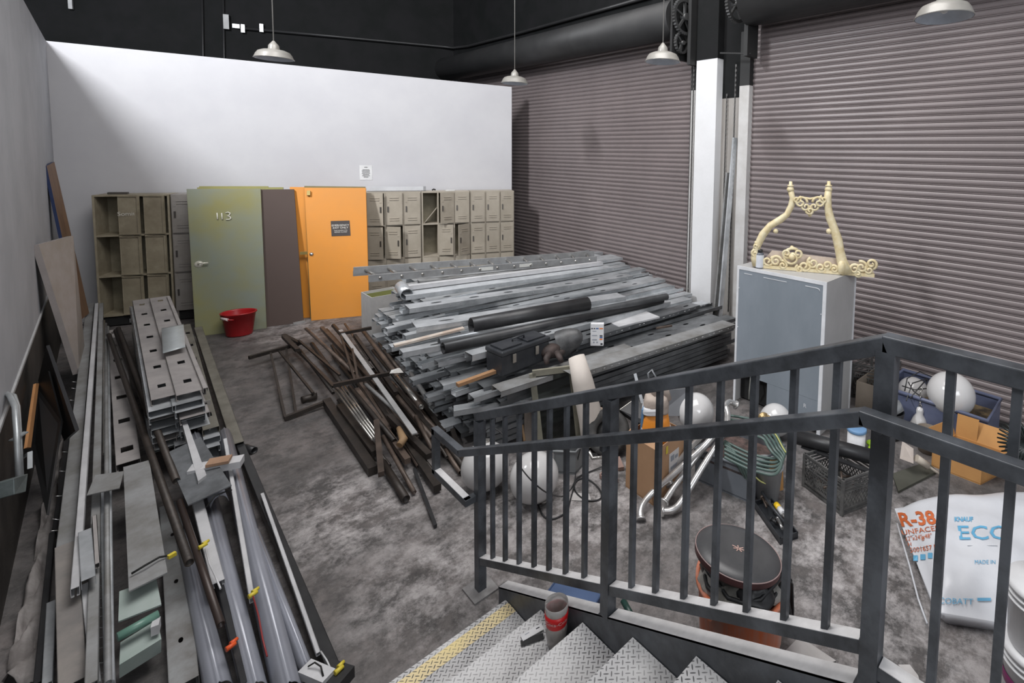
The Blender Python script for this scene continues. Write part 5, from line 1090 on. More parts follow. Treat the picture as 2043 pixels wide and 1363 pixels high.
bgc = (pf+pl_+pr_+(pl_+pr_-pf))/4
bag = thing('paper_bag', 'crumpled orange, white and blue paper bag standing in the cardboard box', 'bag', (bgc.x, bgc.y, hb*.3), world=True)
bw = mat('bag_white', (.66, .66, .67), .5, 0, (.58, .58, .59), 1, 9, .4, 14); bo = mat('bag_orange', (.80, .28, .03), .5); bb_ = mat('bag_blue', (.11, .24, .42), .5); bkr = mat('bag_kraft', (.42, .35, .30), .7, 0, (.34, .28, .24), 1, 10, .5, 14)
dx_ = (G(1345, 900, hb)-G(1290, 900, hb)).normalized(); dy_ = U.cross(dx_)
def blob(nm, c, ax, az, ay, m, sq=.6, seed=0, zt0=-1, zt1=1):
    mb = MB(); n1, n2 = 22, 12; rr = random.Random(seed); vs = []
    for i in range(n2):
        t = i/(n2-1); z = zt0+(zt1-zt0)*t
        for j in range(n1):
            a_ = 2*math.pi*j/n1; ca, sa = math.cos(a_), math.sin(a_); px_ = math.copysign(abs(ca)**sq, ca); py_ = math.copysign(abs(sa)**sq, sa)
            k = (1-.18*max(0, z))*(1+rr.uniform(-.03, .03)); vs.append(c+dx_*px_*ax*k+dy_*py_*ay*k*(1 if z < .6 else 1-(z-.6)*1.6)+U*z*az)
    mb.add(vs, [(i*n1+j, i*n1+(j+1) % n1, (i+1)*n1+(j+1) % n1, (i+1)*n1+j) for i in range(n2-1) for j in range(n1)], 0, True)
    mb.f += [list(range(n1))[::-1], [(n2-1)*n1+j for j in range(n1)]]; mb.m += [0, 0]; mb.sm += [False, False]
    return mb.build(nm, m, bag)
bc_ = Vector((bgc.x, bgc.y, hb+.05))
blob('lower_body', bc_, .12, .13, .085, bo, seed=1); blob('white_band', bc_+U*.0, .1225, .018, .088, bw, seed=2); blob('upper_body', bc_+U*.20, .105, .075, .075, bkr, seed=3); blob('white_panel', bc_+U*.16-dx_*.03, .085, .035, .084, bw, seed=4)
MB().slab([bc_+dx_*-.135-U*.12-dy_*.03, bc_-dx_*.118+U*.16-dy_*.05, bc_-dx_*.09+U*.22-dy_*.02, bc_-dx_*.10+U*.16+dy_*.05], .02).build('blue_side', bb_, bag)
MB().tube([bc_+U*.25, bc_+U*.33-dx_*.02, bc_+U*.36+dx_*.03, bc_+U*.30+dx_*.07, bc_+U*.22+dx_*.10], [.04, .035, .03, .035, .03], 9).build('crumpled_top', bkr, bag)
text('print_text', '9', .07, mat('bag_navy', (.03, .05, .15), .5), frameM(bc_-U*.10-dx_*.07-dy_*.092, dx_, U), bag)
# chrome bent tubes
def chrome_tube(label, pts, r=.024):
    P = [G(*p_) for p_ in pts]; out = []
    for i in range(len(P)-1):
        p0, p1, p2, p3 = P[max(i-1, 0)], P[i], P[i+1], P[min(i+2, len(P)-1)]
        for k in range(5):
            t = k/5; out.append(.5*((2*p1)+(p2-p0)*t+(2*p0-5*p1+4*p2-p3)*t*t+(3*p1-p0-3*p2+p3)*t**3))
    out.append(P[-1]); g = thing('grab_bar', label, 'grab bar', P[0], world=True)
    MB().tube(out, r, 14).build('tube', chr2, g); d = (out[0]-out[1]).normalized()
    MB().tube([out[0]-d*.008, out[0]+d*.008], .038, 18).build('flange', chr2, g); return g
chr2 = mat('satin_chrome', (.62, .61, .60), .30, .7, (.50, .49, .48), 1, 20)
chrome_tube('chrome grab bar reaching lowest to the floor before the cardboard box', [(1279, 1036, .02), (1280, 1012, .06), (1300, 985, .10), (1345, 945, .22), (1400, 895, .38), (1424, 868, .46)])
chrome_tube('chrome grab bar with round flange leaning across the cardboard box front', [(1338, 968, .10), (1335, 950, .14), (1345, 932, .18), (1385, 885, .36), (1412, 858, .48)])
chrome_tube('chrome grab bar lying nearest the grey tote, middle of the bundle', [(1322, 1020, .05), (1340, 1018, .05), (1360, 1000, .08), (1400, 935, .25), (1445, 860, .46), (1452, 830, .52), (1448, 812, .56)])
chrome_tube('short straight chrome bar under the other grab bars', [(1325, 1003, .08), (1350, 965, .14), (1385, 918, .26), (1430, 862, .44)])
chrome_tube('chrome elbow bar with hooked end standing up left of the cabinet', [(1468, 808, .50), (1455, 802, .54), (1445, 812, .55), (1438, 830, .50), (1430, 852, .45)])
# grey tote with hose
t0, t1, t2 = G(1495, 1004), G(1386, 957), G(1562, 950)
tt = thing('storage_tote', 'grey plastic storage tote filled with junk under the green hose', 'tote', t0, world=True); tg = mat('tote_grey', (.165, .18, .20), .45, 0, (.145, .16, .18), 1, 3)
pbox(tt, t0, t1-t0, t2-t0, .27, .010, tg); MB().tube([v+U*.272 for v in (t0, t1, t1+t2-t0, t2)], .016, 8, closed=True).build('rim', tg, tt); MB().slab([v+U*.20 for v in (t0, t1, t1+t2-t0, t2)], .02).build('junk_fill', mat('junk_pinkish', (.20, .13, .115), .8, 0, (.07, .055, .05), 1, 14, .6, 20), tt)
hose = mat('hose_green', (.050, .085, .076), .40, 0, (.09, .13, .115), 1, 6); hosey = mat('hose_yellow', (.45, .45, .16), .5)
hs = thing('garden_hose', 'coiled grey-green garden hose with yellow stripe draped over the grey tote', 'hose', G(1480, 920, .3), world=True)
def hloop(pts, m, r): 
    P = [G(*p_) for p_ in pts]; out = []
    for i in range(len(P)-1):
        p0, p1, p2, p3 = P[max(i-1, 0)], P[i], P[i+1], P[min(i+2, len(P)-1)]
        for k in range(6):
            t = k/6; out.append(.5*((2*p1)+(p2-p0)*t+(2*p0-5*p1+4*p2-p3)*t*t+(3*p1-p0-3*p2+p3)*t**3))
    out.append(P[-1]); MB().tube(out, r, 10).build('coil', m, hs)
for k in range(5):
    a_ = k*8; hloop([(1448, 828+a_, .42), (1480, 833+a_, .44), (1520, 842+a_, .42), (1545-k*3, 860+a_, .40), (1558-k*4, 885+a_*.6, .38), (1567-k*2, 905+a_*.6, .34), (1545, 915+a_, .33), (1505, 908+a_, .33), (1470, 893+a_, .34), (1445, 880+a_, .36)], hose, .0115)
for k in range(3): hloop([(1443+k*3, 882, .36), (1470+k*5, 925, .30), (1488+k*5, 955+k*4, .18), (1498, 985, .05)], hose, .012)
hloop([(1505, 950, .22), (1520, 962, .18), (1540, 965, .17), (1554, 945, .22), (1556, 918, .31)], hosey, .006)
hloop([(1532, 850, .415), (1548, 868, .40), (1560, 890, .385), (1568, 903, .36)], hosey, .006)
bk2 = thing('bucket', 'grey plastic bucket between the grey tote and the torn cardboard', 'bucket', (G(1530, 990).x, G(1530, 990).y, 0))
MB().lathe([(.001, .004), (.095, .004), (.115, .26), (.125, .26), (.125, .275), (.108, .275), (.09, .02), (.001, .015)], n=26).build('body', mat('bucket_grey', (.36, .37, .38), .45), bk2)
o = MB().slab([G(1535, 985, .01), G(1563, 978, .01), G(1562, 915, .30), G(1538, 918, .30)], .012).build('cardboard_flap', card2, origin=G(1535, 985)); tag(o, 'torn brown cardboard sheet standing right of the grey bucket', 'cardboard')
# milk crate
def crate(label, pf, pl_, pr_, h, n=6, fill=True):
    c = thing('milk_crate', label, 'crate', pf, world=True); ex, ey = pl_-pf, pr_-pf; cs4 = [pf, pf+ex, pf+ex+ey, pf+ey]; cm = mat('crate_black', (.06, .06, .06), .4, 0, (.15, .147, .14), .7, 10)
    for a, b in zip(cs4, cs4[1:]+cs4[:1]):
        m_ = MB(); 
        for z in (.012, .05, h*.62, h*.72, h*.82, h*.91, h-.008): m_.bar(a+U*z, b+U*z, .012, .016 if z < .06 or z > h-.01 else .009)
        for k in range(n*2+1):
            for s_ in (1, -1):
                t0_, t1_ = k/(n*2), k/(n*2)+s_*.22
                z0_, z1_ = .05, h*.62
                if t1_ < 0: z1_ = z0_+(z1_-z0_)*(t0_/(t0_-t1_)); t1_ = 0
                if t1_ > 1: z1_ = z0_+(z1_-z0_)*((1-t0_)/(t1_-t0_)); t1_ = 1
                if abs(z1_-z0_) > .01: m_.bar(a.lerp(b, t0_)+U*z0_, a.lerp(b, t1_)+U*z1_, .006, .007)
        m_.build('side_wall', cm, c); MB().box((a+U*h/2), (.024, .024, h)).build('corner_post', cm, c)
    MB().slab([v+U*.02 for v in cs4], .01).build('bottom', cm, c); return c
pf = G(1679, 1029); hC = zat(1680, 962, pf)
crate('black milk crate on the floor with a thick black tube across it', pf, G(1603, 970), G(1752, 1000), hC+.02)
o = MB(); 
for k in range(10):
    a_ = G(1672+rs2.uniform(-28, 30), 962+rs2.uniform(-15, 8), .10+rs2.uniform(0, .06)); o.tube([a_, a_+Vector((rs2.uniform(-.08, .08), rs2.uniform(-.08, .08), rs2.uniform(-.03, .05)))], .010, 6)
o = o.build('crate_junk', rust2, origin=G(1660, 960, .1)); tag(o, 'jumble of small dusty rods heaped inside the milk crate', 'rods', kind='stuff')
pipe_o('large_pipe', 'thick black tube lying over the milk crate towards the cabinet', G(1752, 915, .32), G(1590, 872, .34), .060, blackm, t=.006)
solid('flat_bar', 'dark flat bar lying under the thick black tube on the crate', G(1755, 948, .27), G(1600, 890, .28), .05, .012, blackm)
crate('dark wire milk crate behind the beige carton near the right shutter', G(1765, 752, .30)-U*.30+Vector((0, 0, 0)), G(1702, 742, .30)-U*.30, G(1800, 735, .30)-U*.30, .40, 5)
bb0, bb1, bb2 = G(1765, 832, .0), G(1706, 812, .0), G(1800, 800, .0)
bx9 = thing('carton', 'beige open carton standing right of the cabinet side', 'box', bb0, world=True); pbox(bx9, bb0, bb1-bb0, bb2-bb0, .30, .008, mat('carton_beige', (.30, .25, .20), .7, 0, (.25, .21, .17), 1, 4))
# jar, glove, dark pail
jr = G(1708, 880, .10); j = thing('jar', 'white round tub with pale blue lid behind the thick black tube', 'jar', (jr.x, jr.y, 0))
MB().lathe([(.001, 0), (.075, 0), (.08, .01), (.08, .20), (.001, .20)], n=24).build('body', cardw, j); MB().lathe([(.086, .20), (.088, .205), (.088, .228), (.082, .232), (.001, .232)], n=24).build('lid', mat('lid_blue', (.16, .30, .50), .4), j)
c = G(1745, 895, .06); o = MB().ball(c, .07, 16, 10, 0, (1.2, .8, .45)).ball(c+Vector((.05, .05, .01)), .045, 12, 8, 0, (1, 1, .5)).build('work_glove', mat('glove_lime', (.38, .62, .02), .6, 0, (.30, .5, .02), 1, 20, .5, 40), origin=c-U*.03); tag(o, 'bright lime green work glove behind the thick black tube', 'glove')
c = G(1772, 870, .0); j = thing('bucket', 'dark pail with crumpled plastic behind the jar with blue lid', 'bucket', (c.x, c.y, 0)); MB().lathe([(.001, .004), (.11, .004), (.135, .27), (.125, .27), (.10, .02), (.001, .016)], n=24).build('body', blackm, j)
c = G(1772, 862, .0); MB().lathe([(.08, .25), (.13, .30), (.10, .36), (.05, .33), (.001, .34)], n=9, mat4=Matrix.Identity(4)).build('plastic_film', mat('film_grey', (.22, .23, .24), .3), j)
# blue bin, wires
bl0, bl1, bl2, bl3 = G(1962, 862, .0), G(1800, 812, .0), G(2002, 818, 0), None
bn = thing('storage_bin', 'blue-grey plastic bin holding the large globe by the right shutter', 'bin', bl0, world=True); bnm = mat('bin_blue', (.115, .130, .20), .45, 0, (.09, .105, .17), 1, 4)
ex_, ey_ = Vector((5.98-5.98, 1.62-.80, 0)), None
q0 = Vector((5.30, .70, 0)); pbox(bn, q0, Vector((.05, .93, 0)), Vector((.60, -.02, 0)), .38, .012, bnm)
MB().tube([q0+U*.385, q0+Vector((.05, .93, .385)), q0+Vector((.65, .91, .385)), q0+Vector((.60, -.02, .385))], .022, 8, closed=True).build('rim', bnm, bn)
MB().slab([q0+Vector((.03, .03, .27)), q0+Vector((.57, .02, .27)), q0+Vector((.61, .88, .27)), q0+Vector((.07, .90, .27))], .02).build('contents', mat('bin_contents', (.20, .14, .07), .8, 0, (.04, .03, .02), 1, 8), bn)
wr = thing('wire_tangle', 'loops of thin black wire arching over the left end of the blue bin', 'wire', G(1820, 800, .3), world=True)
for pts in ([(1805, 780, .40), (1810, 755, .50), (1835, 742, .55), (1860, 752, .50), (1875, 775, .42)], [(1808, 800, .36), (1820, 765, .46), (1845, 757, .50), (1868, 765, .46)], [(1800, 770, .42), (1825, 778, .44), (1850, 775, .44), (1870, 778, .42)], [(1812, 762, .48), (1822, 780, .42), (1842, 795, .36), (1858, 808, .33)], [(1846, 760, .50), (1830, 778, .44), (1816, 795, .38)], [(1848, 755, .50), (1852, 790, .38), (1856, 812, .32)]):
    P = [G(*p_) for p_ in pts]; MB().tube(P, .006, 6).build('wire', blackm, wr)
# white bottle with chain, cardboard box right, broom-like black duster
c = G(1832, 872, .0); b9 = thing('bottle', 'white glass pendant neck with chain standing before the blue bin', 'bottle', (c.x, c.y, 0))
MB().lathe([(.001, 0), (.085, 0), (.09, .02), (.085, .12), (.055, .20), (.030, .24), (.034, .27), (.026, .30), (.001, .31)], n=24).build('body', white_g, b9)
for k in range(7): MB().tube([(math.cos(a_)*.012, 0, .32+.028*k+math.sin(a_)*.016) for a_ in [i*2*math.pi/10 for i in range(10)]] if k % 2 else [(0, math.cos(a_)*.012, .32+.028*k+math.sin(a_)*.016) for a_ in [i*2*math.pi/10 for i in range(10)]], .004, 6, closed=True).build('chain_link', brite, b9)
pf, pl_, pr_ = G(1956, 968), G(1858, 930), G(2000, 945); hO = zat(1956, 930, pf)+.04
ob = thing('cardboard_box', 'orange-brown cardboard box with open flaps below the blue bin', 'box', pf, world=True); pbox(ob, pf, pl_-pf, pr_-pf, hO, .006, card2)
c0, c1, c2, c3 = pf+U*hO, pl_+U*hO, (pl_+pr_-pf)+U*hO, pr_+U*hO
ex, ey = (pl_-pf), (pr_-pf)
for a, b, d_ in ((c3, c0, Vector((.10, -.10, .05))), (c2, c3, ey*.2+U*.16), (c1, c2, ex*.1+U*.14), (c2+(c3-c2)*.0, c2+(c3-c2)*.45, ey*.05+U*.20)): MB().slab([a, b, b+d_, a+d_], .005).build('flap', card2, ob)
MB().bar(pf.lerp(pl_, .02)+U*hO*.72-ey.normalized()*.004, pf.lerp(pl_, .98)+U*hO*.72-ey.normalized()*.004, .003, .006).build('tape_line', pk['k'], ob)
dc = G(2048, 885, .52); du = thing('wire_brush', 'black fan-shaped wire brush standing at the right edge before the shutter', 'brush', (dc.x, dc.y, 0), world=True)
for k in range(16):
    a_ = R(95+k*11); v = Vector((-.25, .0, 0)); e = dc+Vector((-.04, -.19*math.cos(a_), .19*math.sin(a_))); m_ = dc.lerp(e, .6)+Vector((-.03, -.02, .01)); MB().tube([dc, m_, e], [.010, .014, .006], 6).build('rib', mat('brush_black', (.012, .018, .017), .35), du)
MB().tube([dc, Vector((dc.x+.02, dc.y-.05, .01))], .02, 10).build('handle', blackm, du)
# long-handled scraper thing and paper behind crate
a_, b__ = G(1880, 950, .02), G(1815, 905, .20); o = MB().tube([a_, a_.lerp(b__, .45)], .012, 8).tube([a_.lerp(b__, .45), a_.lerp(b__, .8)], .032, 14).build('paint_roller', mat('roller_beige', (.42, .37, .31), .6), origin=a_); tag(o, 'beige roller tool lying between milk crate and orange-brown box', 'tool')
o = MB().slab([G(1795, 915, .10), G(1822, 925, .14), G(1822, 895, .22), G(1800, 880, .22)], .004).build('paper_scrap', mat('paper_beige', (.48, .42, .38), .8), origin=G(1795, 915, .1)); tag(o, 'beige folded paper leaning behind the railing post near the crate', 'paper')
c = G(1850, 900, .0); j = thing('bucket', 'dusty brown bucket left of the orange-brown cardboard box', 'bucket', (c.x, c.y, 0)); MB().lathe([(.001, .004), (.08, .004), (.10, .22), (.09, .22), (.07, .02), (.001, .016)], n=22).build('body', mat('bucket_brown', (.20, .165, .13), .7), j)
o = MB().slab([G(1792, 985), G(1870, 945), G(1850, 925), G(1780, 950)], .02).build('floor_mat', mat('mat_dark', (.07, .07, .055), .8), origin=G(1792, 985)); o.location.z += .022; tag(o, 'dark greenish mat on the floor right of the milk crate', 'mat')
# open tool tray with tools
tb = thing('tool_tray', 'open black plastic tool tray full of hand tools on the floor', 'tool tray', G(1585, 1085), world=True)
k0, k1, k2 = G(1556, 1088), G(1503, 1012), G(1592, 1075)
pbox(tb, k0, k1-k0, k2-k0, .05, .008, blp)
MB().tube([k0+(k2-k0)*.5+U*.10, (k0+(k2-k0)*.5+k1+(k2-k0)*.5)/2+U*.14-(k2-k0)*.25, k1+(k2-k0)*.5+U*.10], .012, 8).build('handle', blp, tb)
ax = (k1-k0); ay = (k2-k0)
for i in range(16):
    s0 = k0+ax*rs2.uniform(.1, .75)+ay*rs2.uniform(.15, .8)+U*(.035+.004*i); s1 = s0+ax*rs2.uniform(.08, .3)+ay*rs2.uniform(-.15, .15)
    o = MB().tube([s0, s1], .007 if i % 2 else .011, 8).tube([s1, s1+(s1-s0)*.18], .016, 8).build('hand_tool', (chr2, rust2, blackm)[i % 3], origin=s0); tag(o, 'small hand tool lying in the open black tool tray', 'tool', 'hand tools in the tray')
c = k0.lerp(k2, .72)+ax*.35+U*.10; tb5 = thing('spray_can', 'small white tube with yellow band lying in the tool tray', 'can', c, world=True)
MB().tube([c, c+ax*.14], .022, 16).build('body', cardw, tb5); MB().tube([c+ax*.14, c+ax*.26], .0225, 16).build('yellow_band', mat('band_yellow', (.80, .52, .02), .45), tb5)
# orange drum bin with round cushion and cables
dc = Vector((2.28, 1.38, 0)); db = thing('trash_can', 'dusty orange plastic drum standing behind the stair railing, heaped with cables', 'trash can', dc)
orp = mat('drum_orange', (.66, .15, .045), .5, 0, (.50, .28, .22), .8, 4, contrast=.5, stretch=(3, 3, .6))
MB().lathe([(.001, .01), (.205, .01), (.225, .10), (.240, .38), (.256, .39), (.256, .41), (.232, .41), (.215, .10), (.19, .03), (.001, .03)], n=36).build('drum', orp, db)
MB().tube([(-.235, .03, .33), (-.26, .03, .33)], .018, 12).build('spout', orp, db)
for k, (r_, z_, m_) in enumerate(((.22, .43, blackm), (.20, .45, mat('grey_rag', (.42, .40, .37), .85, 0, (.24, .23, .21), 1, 9, .5, 20)), (.21, .475, blackm), (.185, .49, mat('grey_cloth', (.22, .21, .19), .8, 0, (.12, .115, .10), 1, 9, .5, 20)))):
    pts = [(r_*math.cos(a_*.35+k)*(1+.08*math.sin(a_*1.7)), r_*math.sin(a_*.35+k)*(1+.06*math.cos(a_*2.1)), z_+.02*math.sin(a_)) for a_ in range(19)]
    if k % 2 == 0: MB().tube(pts, .012, 8).build('piled_cable', m_, db)
for k in range(8):
    a_ = k*.79+.2; rg = Matrix.Rotation(a_, 3, 'Z') @ Matrix.Rotation(R(25), 3, 'Y'); mbr = MB(); mbr.ball((.165*math.cos(a_), .165*math.sin(a_), .435+.015*(k % 3)), .085, 18, 11, 0, (1.0, 1.25, .5), rg)
    for v in mbr.v: v += Vector((.008*math.sin(v.y*90+k), .008*math.sin(v.z*110), .010*math.sin(v.x*80+v.y*60)))
    mbr.build('dusty_rag', (MATS['grey_rag'], MATS['grey_cloth'], blackm)[k % 3], db)
for k in range(5):
    a_ = -.55-.10*k; MB().tube([(math.cos(a_)*.21, math.sin(a_)*.21, .47), (math.cos(a_)*.275, math.sin(a_)*.275, .40), (math.cos(a_)*.285, math.sin(a_)*.285, .25), (math.cos(a_-.1)*.285, math.sin(a_-.1)*.28, .06+.02*k), (math.cos(a_-.2)*.27, math.sin(a_-.2)*.27, .25), (math.cos(a_-.25)*.22, math.sin(a_-.25)*.22, .46)], .006, 6).build('hanging_cable', blackm, db)
sc_ = G(1473, 1106, .56); q1, q2 = G(1390, 1085, .60), G(1558, 1130, .53)
cu = thing('round_cushion', 'round dark seat cushion with torn centre lying on top of the orange drum', 'cushion', sc_, world=True)
xr = (G(1560, 1140, .54)-G(1388, 1080, .60))/2; rC = xr.length; cc_ = (G(1560, 1133, .55)+G(1388, 1073, .61))/2
zc = Vector((0, 0, 1))+Vector((.0, .0, 0)); Mc = frameM(cc_, xr, U.cross(xr)) @ Matrix.Diagonal((1, .80, 1, 1))
lea = mat('vinyl_dark', (.075, .075, .078), .38, 0, (.055, .055, .058), 1, 5); ledge = mat('vinyl_maroon', (.12, .05, .05), .45, 0, (.07, .03, .03), 1, 9)
MB().lathe([(.001, .022), (rC*.7, .020), (rC*.95, .010), (rC*.985, 0)], n=48, mat4=Mc).build('top', lea, cu)
MB().lathe([(rC*.985, .002), (rC, -.006), (rC, -.030), (rC*.97, -.040), (rC*.9, -.042), (.001, -.042)], n=48, mat4=Mc).build('edge_band', ledge, cu)
MB().tube([Mc @ Vector((math.cos(a_)*rC*.992, math.sin(a_)*rC*.992, .002)) for a_ in [i*2*math.pi/60 for i in range(60)]], .003, 6, closed=True).build('piping', mat('piping_pale', (.35, .25, .24), .6), cu)
tm_ = MB()
for k in range(7): a_ = k*.9; tm_.bar(Mc @ Vector((math.cos(a_)*.004, math.sin(a_)*.004, .0235)), Mc @ Vector((math.cos(a_)*.030*(1+.3*(k % 2)), math.sin(a_)*.026, .0235)), .006, .002)
tm_.build('tear', mat('tear_pink', (.45, .30, .26), .8), cu)
# blue tote under the railing, green handle, paper scraps
u0, u1 = G(1180, 1250), G(1086, 1222); 
bt2 = thing('storage_tote', 'blue plastic tote on the floor seen under the bottom rail', 'tote', u0, world=True); btm = mat('tote_blue', (.070, .115, .230), .5, 0, (.06, .10, .2), 1, 4)
pbox(bt2, u0, u1-u0, Vector((.13, .05, 0)), .09, .008, btm, top=True); MB().tube([v+U*.095 for v in (u0, u1, u1+Vector((.13, .05, 0)), u0+Vector((.13, .05, 0)))], .014, 8, closed=True).build('rim', btm, bt2)
o = MB().tube([G(1243, 1198, .06), G(1266, 1240, .03)], .018, 12).build('green_handle', mat('handle_darkgreen', (.015, .05, .04), .4), origin=G(1255, 1215, .03)); tag(o, 'short dark green tool handle on the floor under the bottom rail', 'tool handle')
o = MB().slab([G(1560, 1305, .008), G(1610, 1343, .008), G(1668, 1318, .008), G(1595, 1270, .008)], .004).build('paper_sheet', mat('paper_soiled', (.48, .46, .45), .8, 0, (.40, .38, .37), 1, 6), origin=G(1600, 1310)); tag(o, 'soiled white paper sheet on the floor right of the orange drum', 'paper')
o = MB().slab([G(1792, 1326, .012), G(1812, 1355, .012), G(1838, 1372, .012), G(1832, 1348, .02), G(1815, 1326, .02)], .004).build('paper_scrap', MATS['paper_soiled'], origin=G(1812, 1345)); tag(o, 'small crumpled white scrap on the floor near the lower right post', 'paper')
o = MB().slab([G(1140, 998, .006), G(1180, 1000, .006), G(1175, 985, .006), G(1142, 983, .006)], .003).build('paper_scrap', MATS['paper_soiled'], origin=G(1160, 992)); tag(o, 'pale scrap on the floor inside the loop of black cord', 'paper')
for i, (x, y) in enumerate(((1210, 940), (1235, 925), (1215, 955))): 
    a_ = G(x, y, .02); o = MB().box(a_, (.16, .05, .03), R(20+40*i)).build('wood_scrap', mat('scrap_pinkwood', (.30, .20, .17), .7), origin=a_-U*.015); tag(o, 'small reddish wood offcut on the floor left of the cardboard box', 'wood', 'reddish wood offcuts')
# insulation bag
ib = thing('insulation_bag', 'big white plastic insulation bag printed in orange and blue, lying on the floor', 'bag', G(1880, 1200), world=True)
def bagpt(u, v):  # u across (left->right), v down (far->near)
    tl, tr, br, bl = G(1785, 1010, .12), G(2150, 990, .12), G(2070, 1275, .04), G(1868, 1240, .04)
    p_ = tl.lerp(tr, u).lerp(bl.lerp(br, u), v); return p_
nb = 26; vs = []; vs2 = []
for i in range(nb+1):
    for j in range(nb+1):
        u, v = i/nb, j/nb; e_ = (1-(2*u-1)**6)*(1-(2*v-1)**6); p_ = bagpt(u, v); wv = .006*math.sin(u*23+v*7)+.005*math.sin(v*31-u*11); vs.append(Vector((p_.x, p_.y, .10+.21*e_*(1-.25*v)+wv*e_))); vs2.append(Vector((p_.x, p_.y, max(.004, .10-.10*min(1, e_*3)))))
mb = MB(); n1 = nb+1; fs = [(i*n1+j, (i+1)*n1+j, (i+1)*n1+j+1, i*n1+j+1) for i in range(nb) for j in range(nb)]
k_ = len(vs); mb.add(vs+vs2, fs+[tuple(k_+q for q in f[::-1]) for f in fs]+[(i*n1, k_+i*n1, k_+(i+1)*n1, (i+1)*n1) for i in range(nb)]+[(i*n1+nb, (i+1)*n1+nb, k_+(i+1)*n1+nb, k_+i*n1+nb) for i in range(nb)]+[(j, j+1, k_+j+1, k_+j) for j in range(nb)]+[(nb*n1+j, k_+nb*n1+j, k_+nb*n1+j+1, nb*n1+j+1) for j in range(nb)], 0, True)
sh_o = mb.build('wrap', mat('bag_plastic_white', (.62, .63, .66), .35, 0, (.56, .57, .60), 1, 3, .25, 7), ib)
def on_bag(px, py):
    r = ray(px, py); best = None; o_ = Vector((0, 0, EYE)); t = .5
    z = .30
    for _ in range(25):
        p_ = G(px, py, z); u, v = .5, .5
        for _ in range(12):    # invert bagpt
            b0 = bagpt(u, v); du = (bagpt(u+.01, v)-b0)/.01; dv = (bagpt(u, v+.01)-b0)/.01; d = p_-b0; det = du.x*dv.y-du.y*dv.x
            u += (d.x*dv.y-d.y*dv.x)/det; v += (du.x*d.y-du.y*d.x)/det
        uu, vv = min(max(u, 0), 1), min(max(v, 0), 1); e_ = (1-(2*uu-1)**6)*(1-(2*vv-1)**6); wv = .006*math.sin(uu*23+vv*7)+.005*math.sin(vv*31-uu*11); z2 = .10+.21*e_*(1-.25*vv)+wv*e_
        if abs(z2-z) < .0005: break
        z = .5*z+.5*z2
    return G(px, py, z+.004)
def bag_text(body, px, py, hpx, m, ang=0.0, sx=1.0, bold=.0, shear=0.0):
    cu = bpy.data.curves.new('t', 'FONT'); cu.body = body; cu.size = 1.0; cu.align_x = 'LEFT'; cu.resolution_u = 2; cu.offset = bold
    ob_ = bpy.data.objects.new('tmp', cu); COL.objects.link(ob_); me = bpy.data.meshes.new_from_object(ob_.evaluated_get(bpy.context.evaluated_depsgraph_get())); bpy.data.objects.remove(ob_)
    ca, sa = math.cos(R(ang)), math.sin(R(ang))
    for v in me.vertices:
        x_, y_ = v.co.x*hpx*1.4*sx, v.co.y*hpx*1.4; X_, Y_ = x_*ca+y_*sa, x_*sa-y_*ca; X_ += shear*y_; v.co = on_bag(px+X_, py+Y_)
    me.materials.clear(); me.materials.append(m); o_ = bpy.data.objects.new('printed_text', me); COL.objects.link(o_); o_.parent = ib; o_.location = -ib.location
po = mat('print_rust', (.55, .13, .04), .5); pb = mat('print_skyblue', (.13, .40, .62), .5)
bag_text('R-38', 1797, 1050, 27, po, -4, 1.0, .03, -.25); bag_text('UNFACED', 1800, 1068, 10, po, -8, 1.25, 0, -.2)
bag_text("12\"x24\"x48\"", 1806, 1080, 9, po, -8, .85); bag_text('8', 1838, 1079, 9, po, -6); bag_text('H', 1811, 1090, 8, po, -6); bag_text('5001657 B78', 1816, 1103, 10, po, -8, .9)
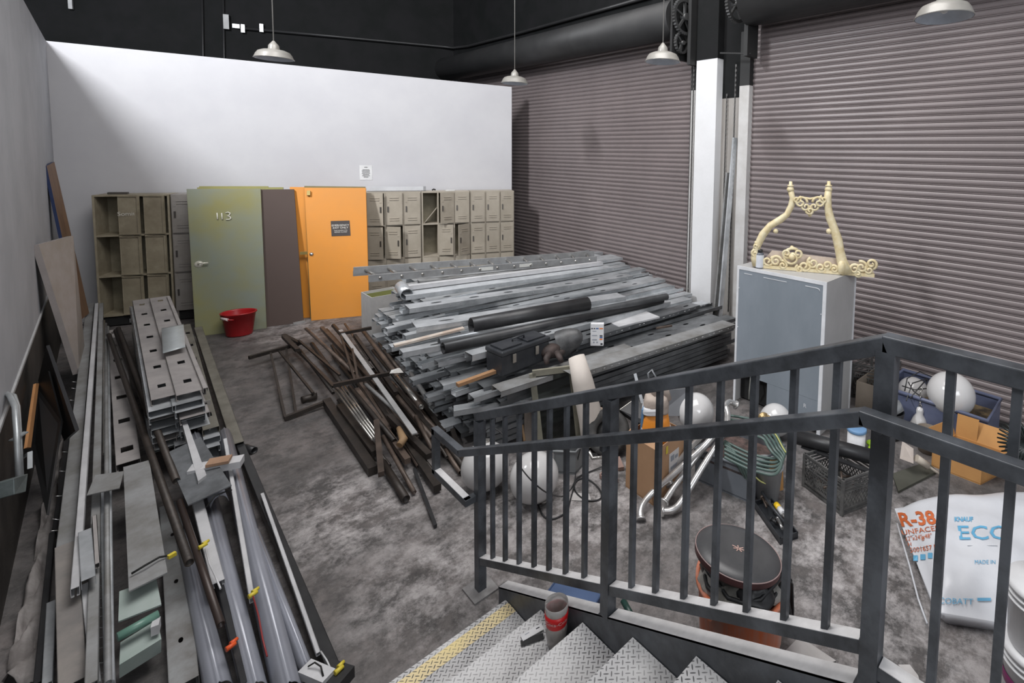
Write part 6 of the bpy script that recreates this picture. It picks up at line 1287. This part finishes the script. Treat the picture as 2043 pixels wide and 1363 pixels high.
bag_text('KNAUF', 1904, 1040, 9, pb, 0, .9, .03); bag_text('ECO', 1911, 1076, 28, pb, 0, 1.35, .01, -.15); bag_text('MADE IN', 1944, 1125, 8, pb, 0, .95); bag_text('COBATT', 1872, 1204, 12, pb, 2, 1.05)
for x0, y0, x1, y1 in ((1822, 1108, 1831, 1119), (1836, 1106, 1846, 1117), (1851, 1103, 1860, 1114), (1950, 1193, 1977, 1199)):
    MB().slab([on_bag(x0, y1), on_bag(x1, y1), on_bag(x1, y0), on_bag(x0, y0)], .001).build('print_block', pb, ib)
for x0, y0, x1, y1 in ((1806, 1072, 1856, 1060), (1816, 1097, 1852, 1090), (1930, 1089, 1990, 1089), (1870, 1055, 1885, 1075)):
    MB().bar(on_bag(x0, y0), on_bag(x1, y1), .002, .002).build('print_rule', pk['g'], ib)
MB().tube([G(1790, 1045, .1), G(1815, 1130, .07), G(1832, 1195, .05), G(1850, 1245, .03)], .006, 6).build('seam', MATS['bag_plastic_white'], ib)
# white pail stack at right edge
wp_ = G(2032, 1330, .0); pc0 = Vector((3.02, .12, 0))
for k, lab in enumerate(('white plastic pail with purple band at the lower right edge, lower of two', 'white plastic pail with lid stacked on the banded pail at right edge')):
    z0_ = .0 if k == 0 else .335; pq = thing('pail', lab, 'bucket', pc0+U*z0_); wpm = mat('pail_white', (.66, .66, .67), .4, 0, (.60, .60, .61), 1, 5)
    MB().lathe([(.001, .0), (.125, .0), (.13, .01), (.145, .30), (.155, .30), (.157, .312), (.145, .33), (.001, .33)], n=36).build('body', wpm, pq)
    for z_ in (.24, .27): MB().lathe([(.143, z_), (.155, z_+.002), (.155, z_+.010), (.143, z_+.012)], n=36).build('ring', wpm, pq)
    if k == 0: MB().lathe([(.1385, .12), (.1395, .121), (.142, .175), (.141, .176)], n=36).build('purple_band', mat('band_purple', (.18, .02, .10), .5), pq)
    MB().tube([(-.16*math.cos(a_), -.16*math.sin(a_)*1.0, .27-.10*math.sin(a_)) for a_ in [i*math.pi/12 for i in range(13)]], .003, 6).build('bail_wire', gm, pq)
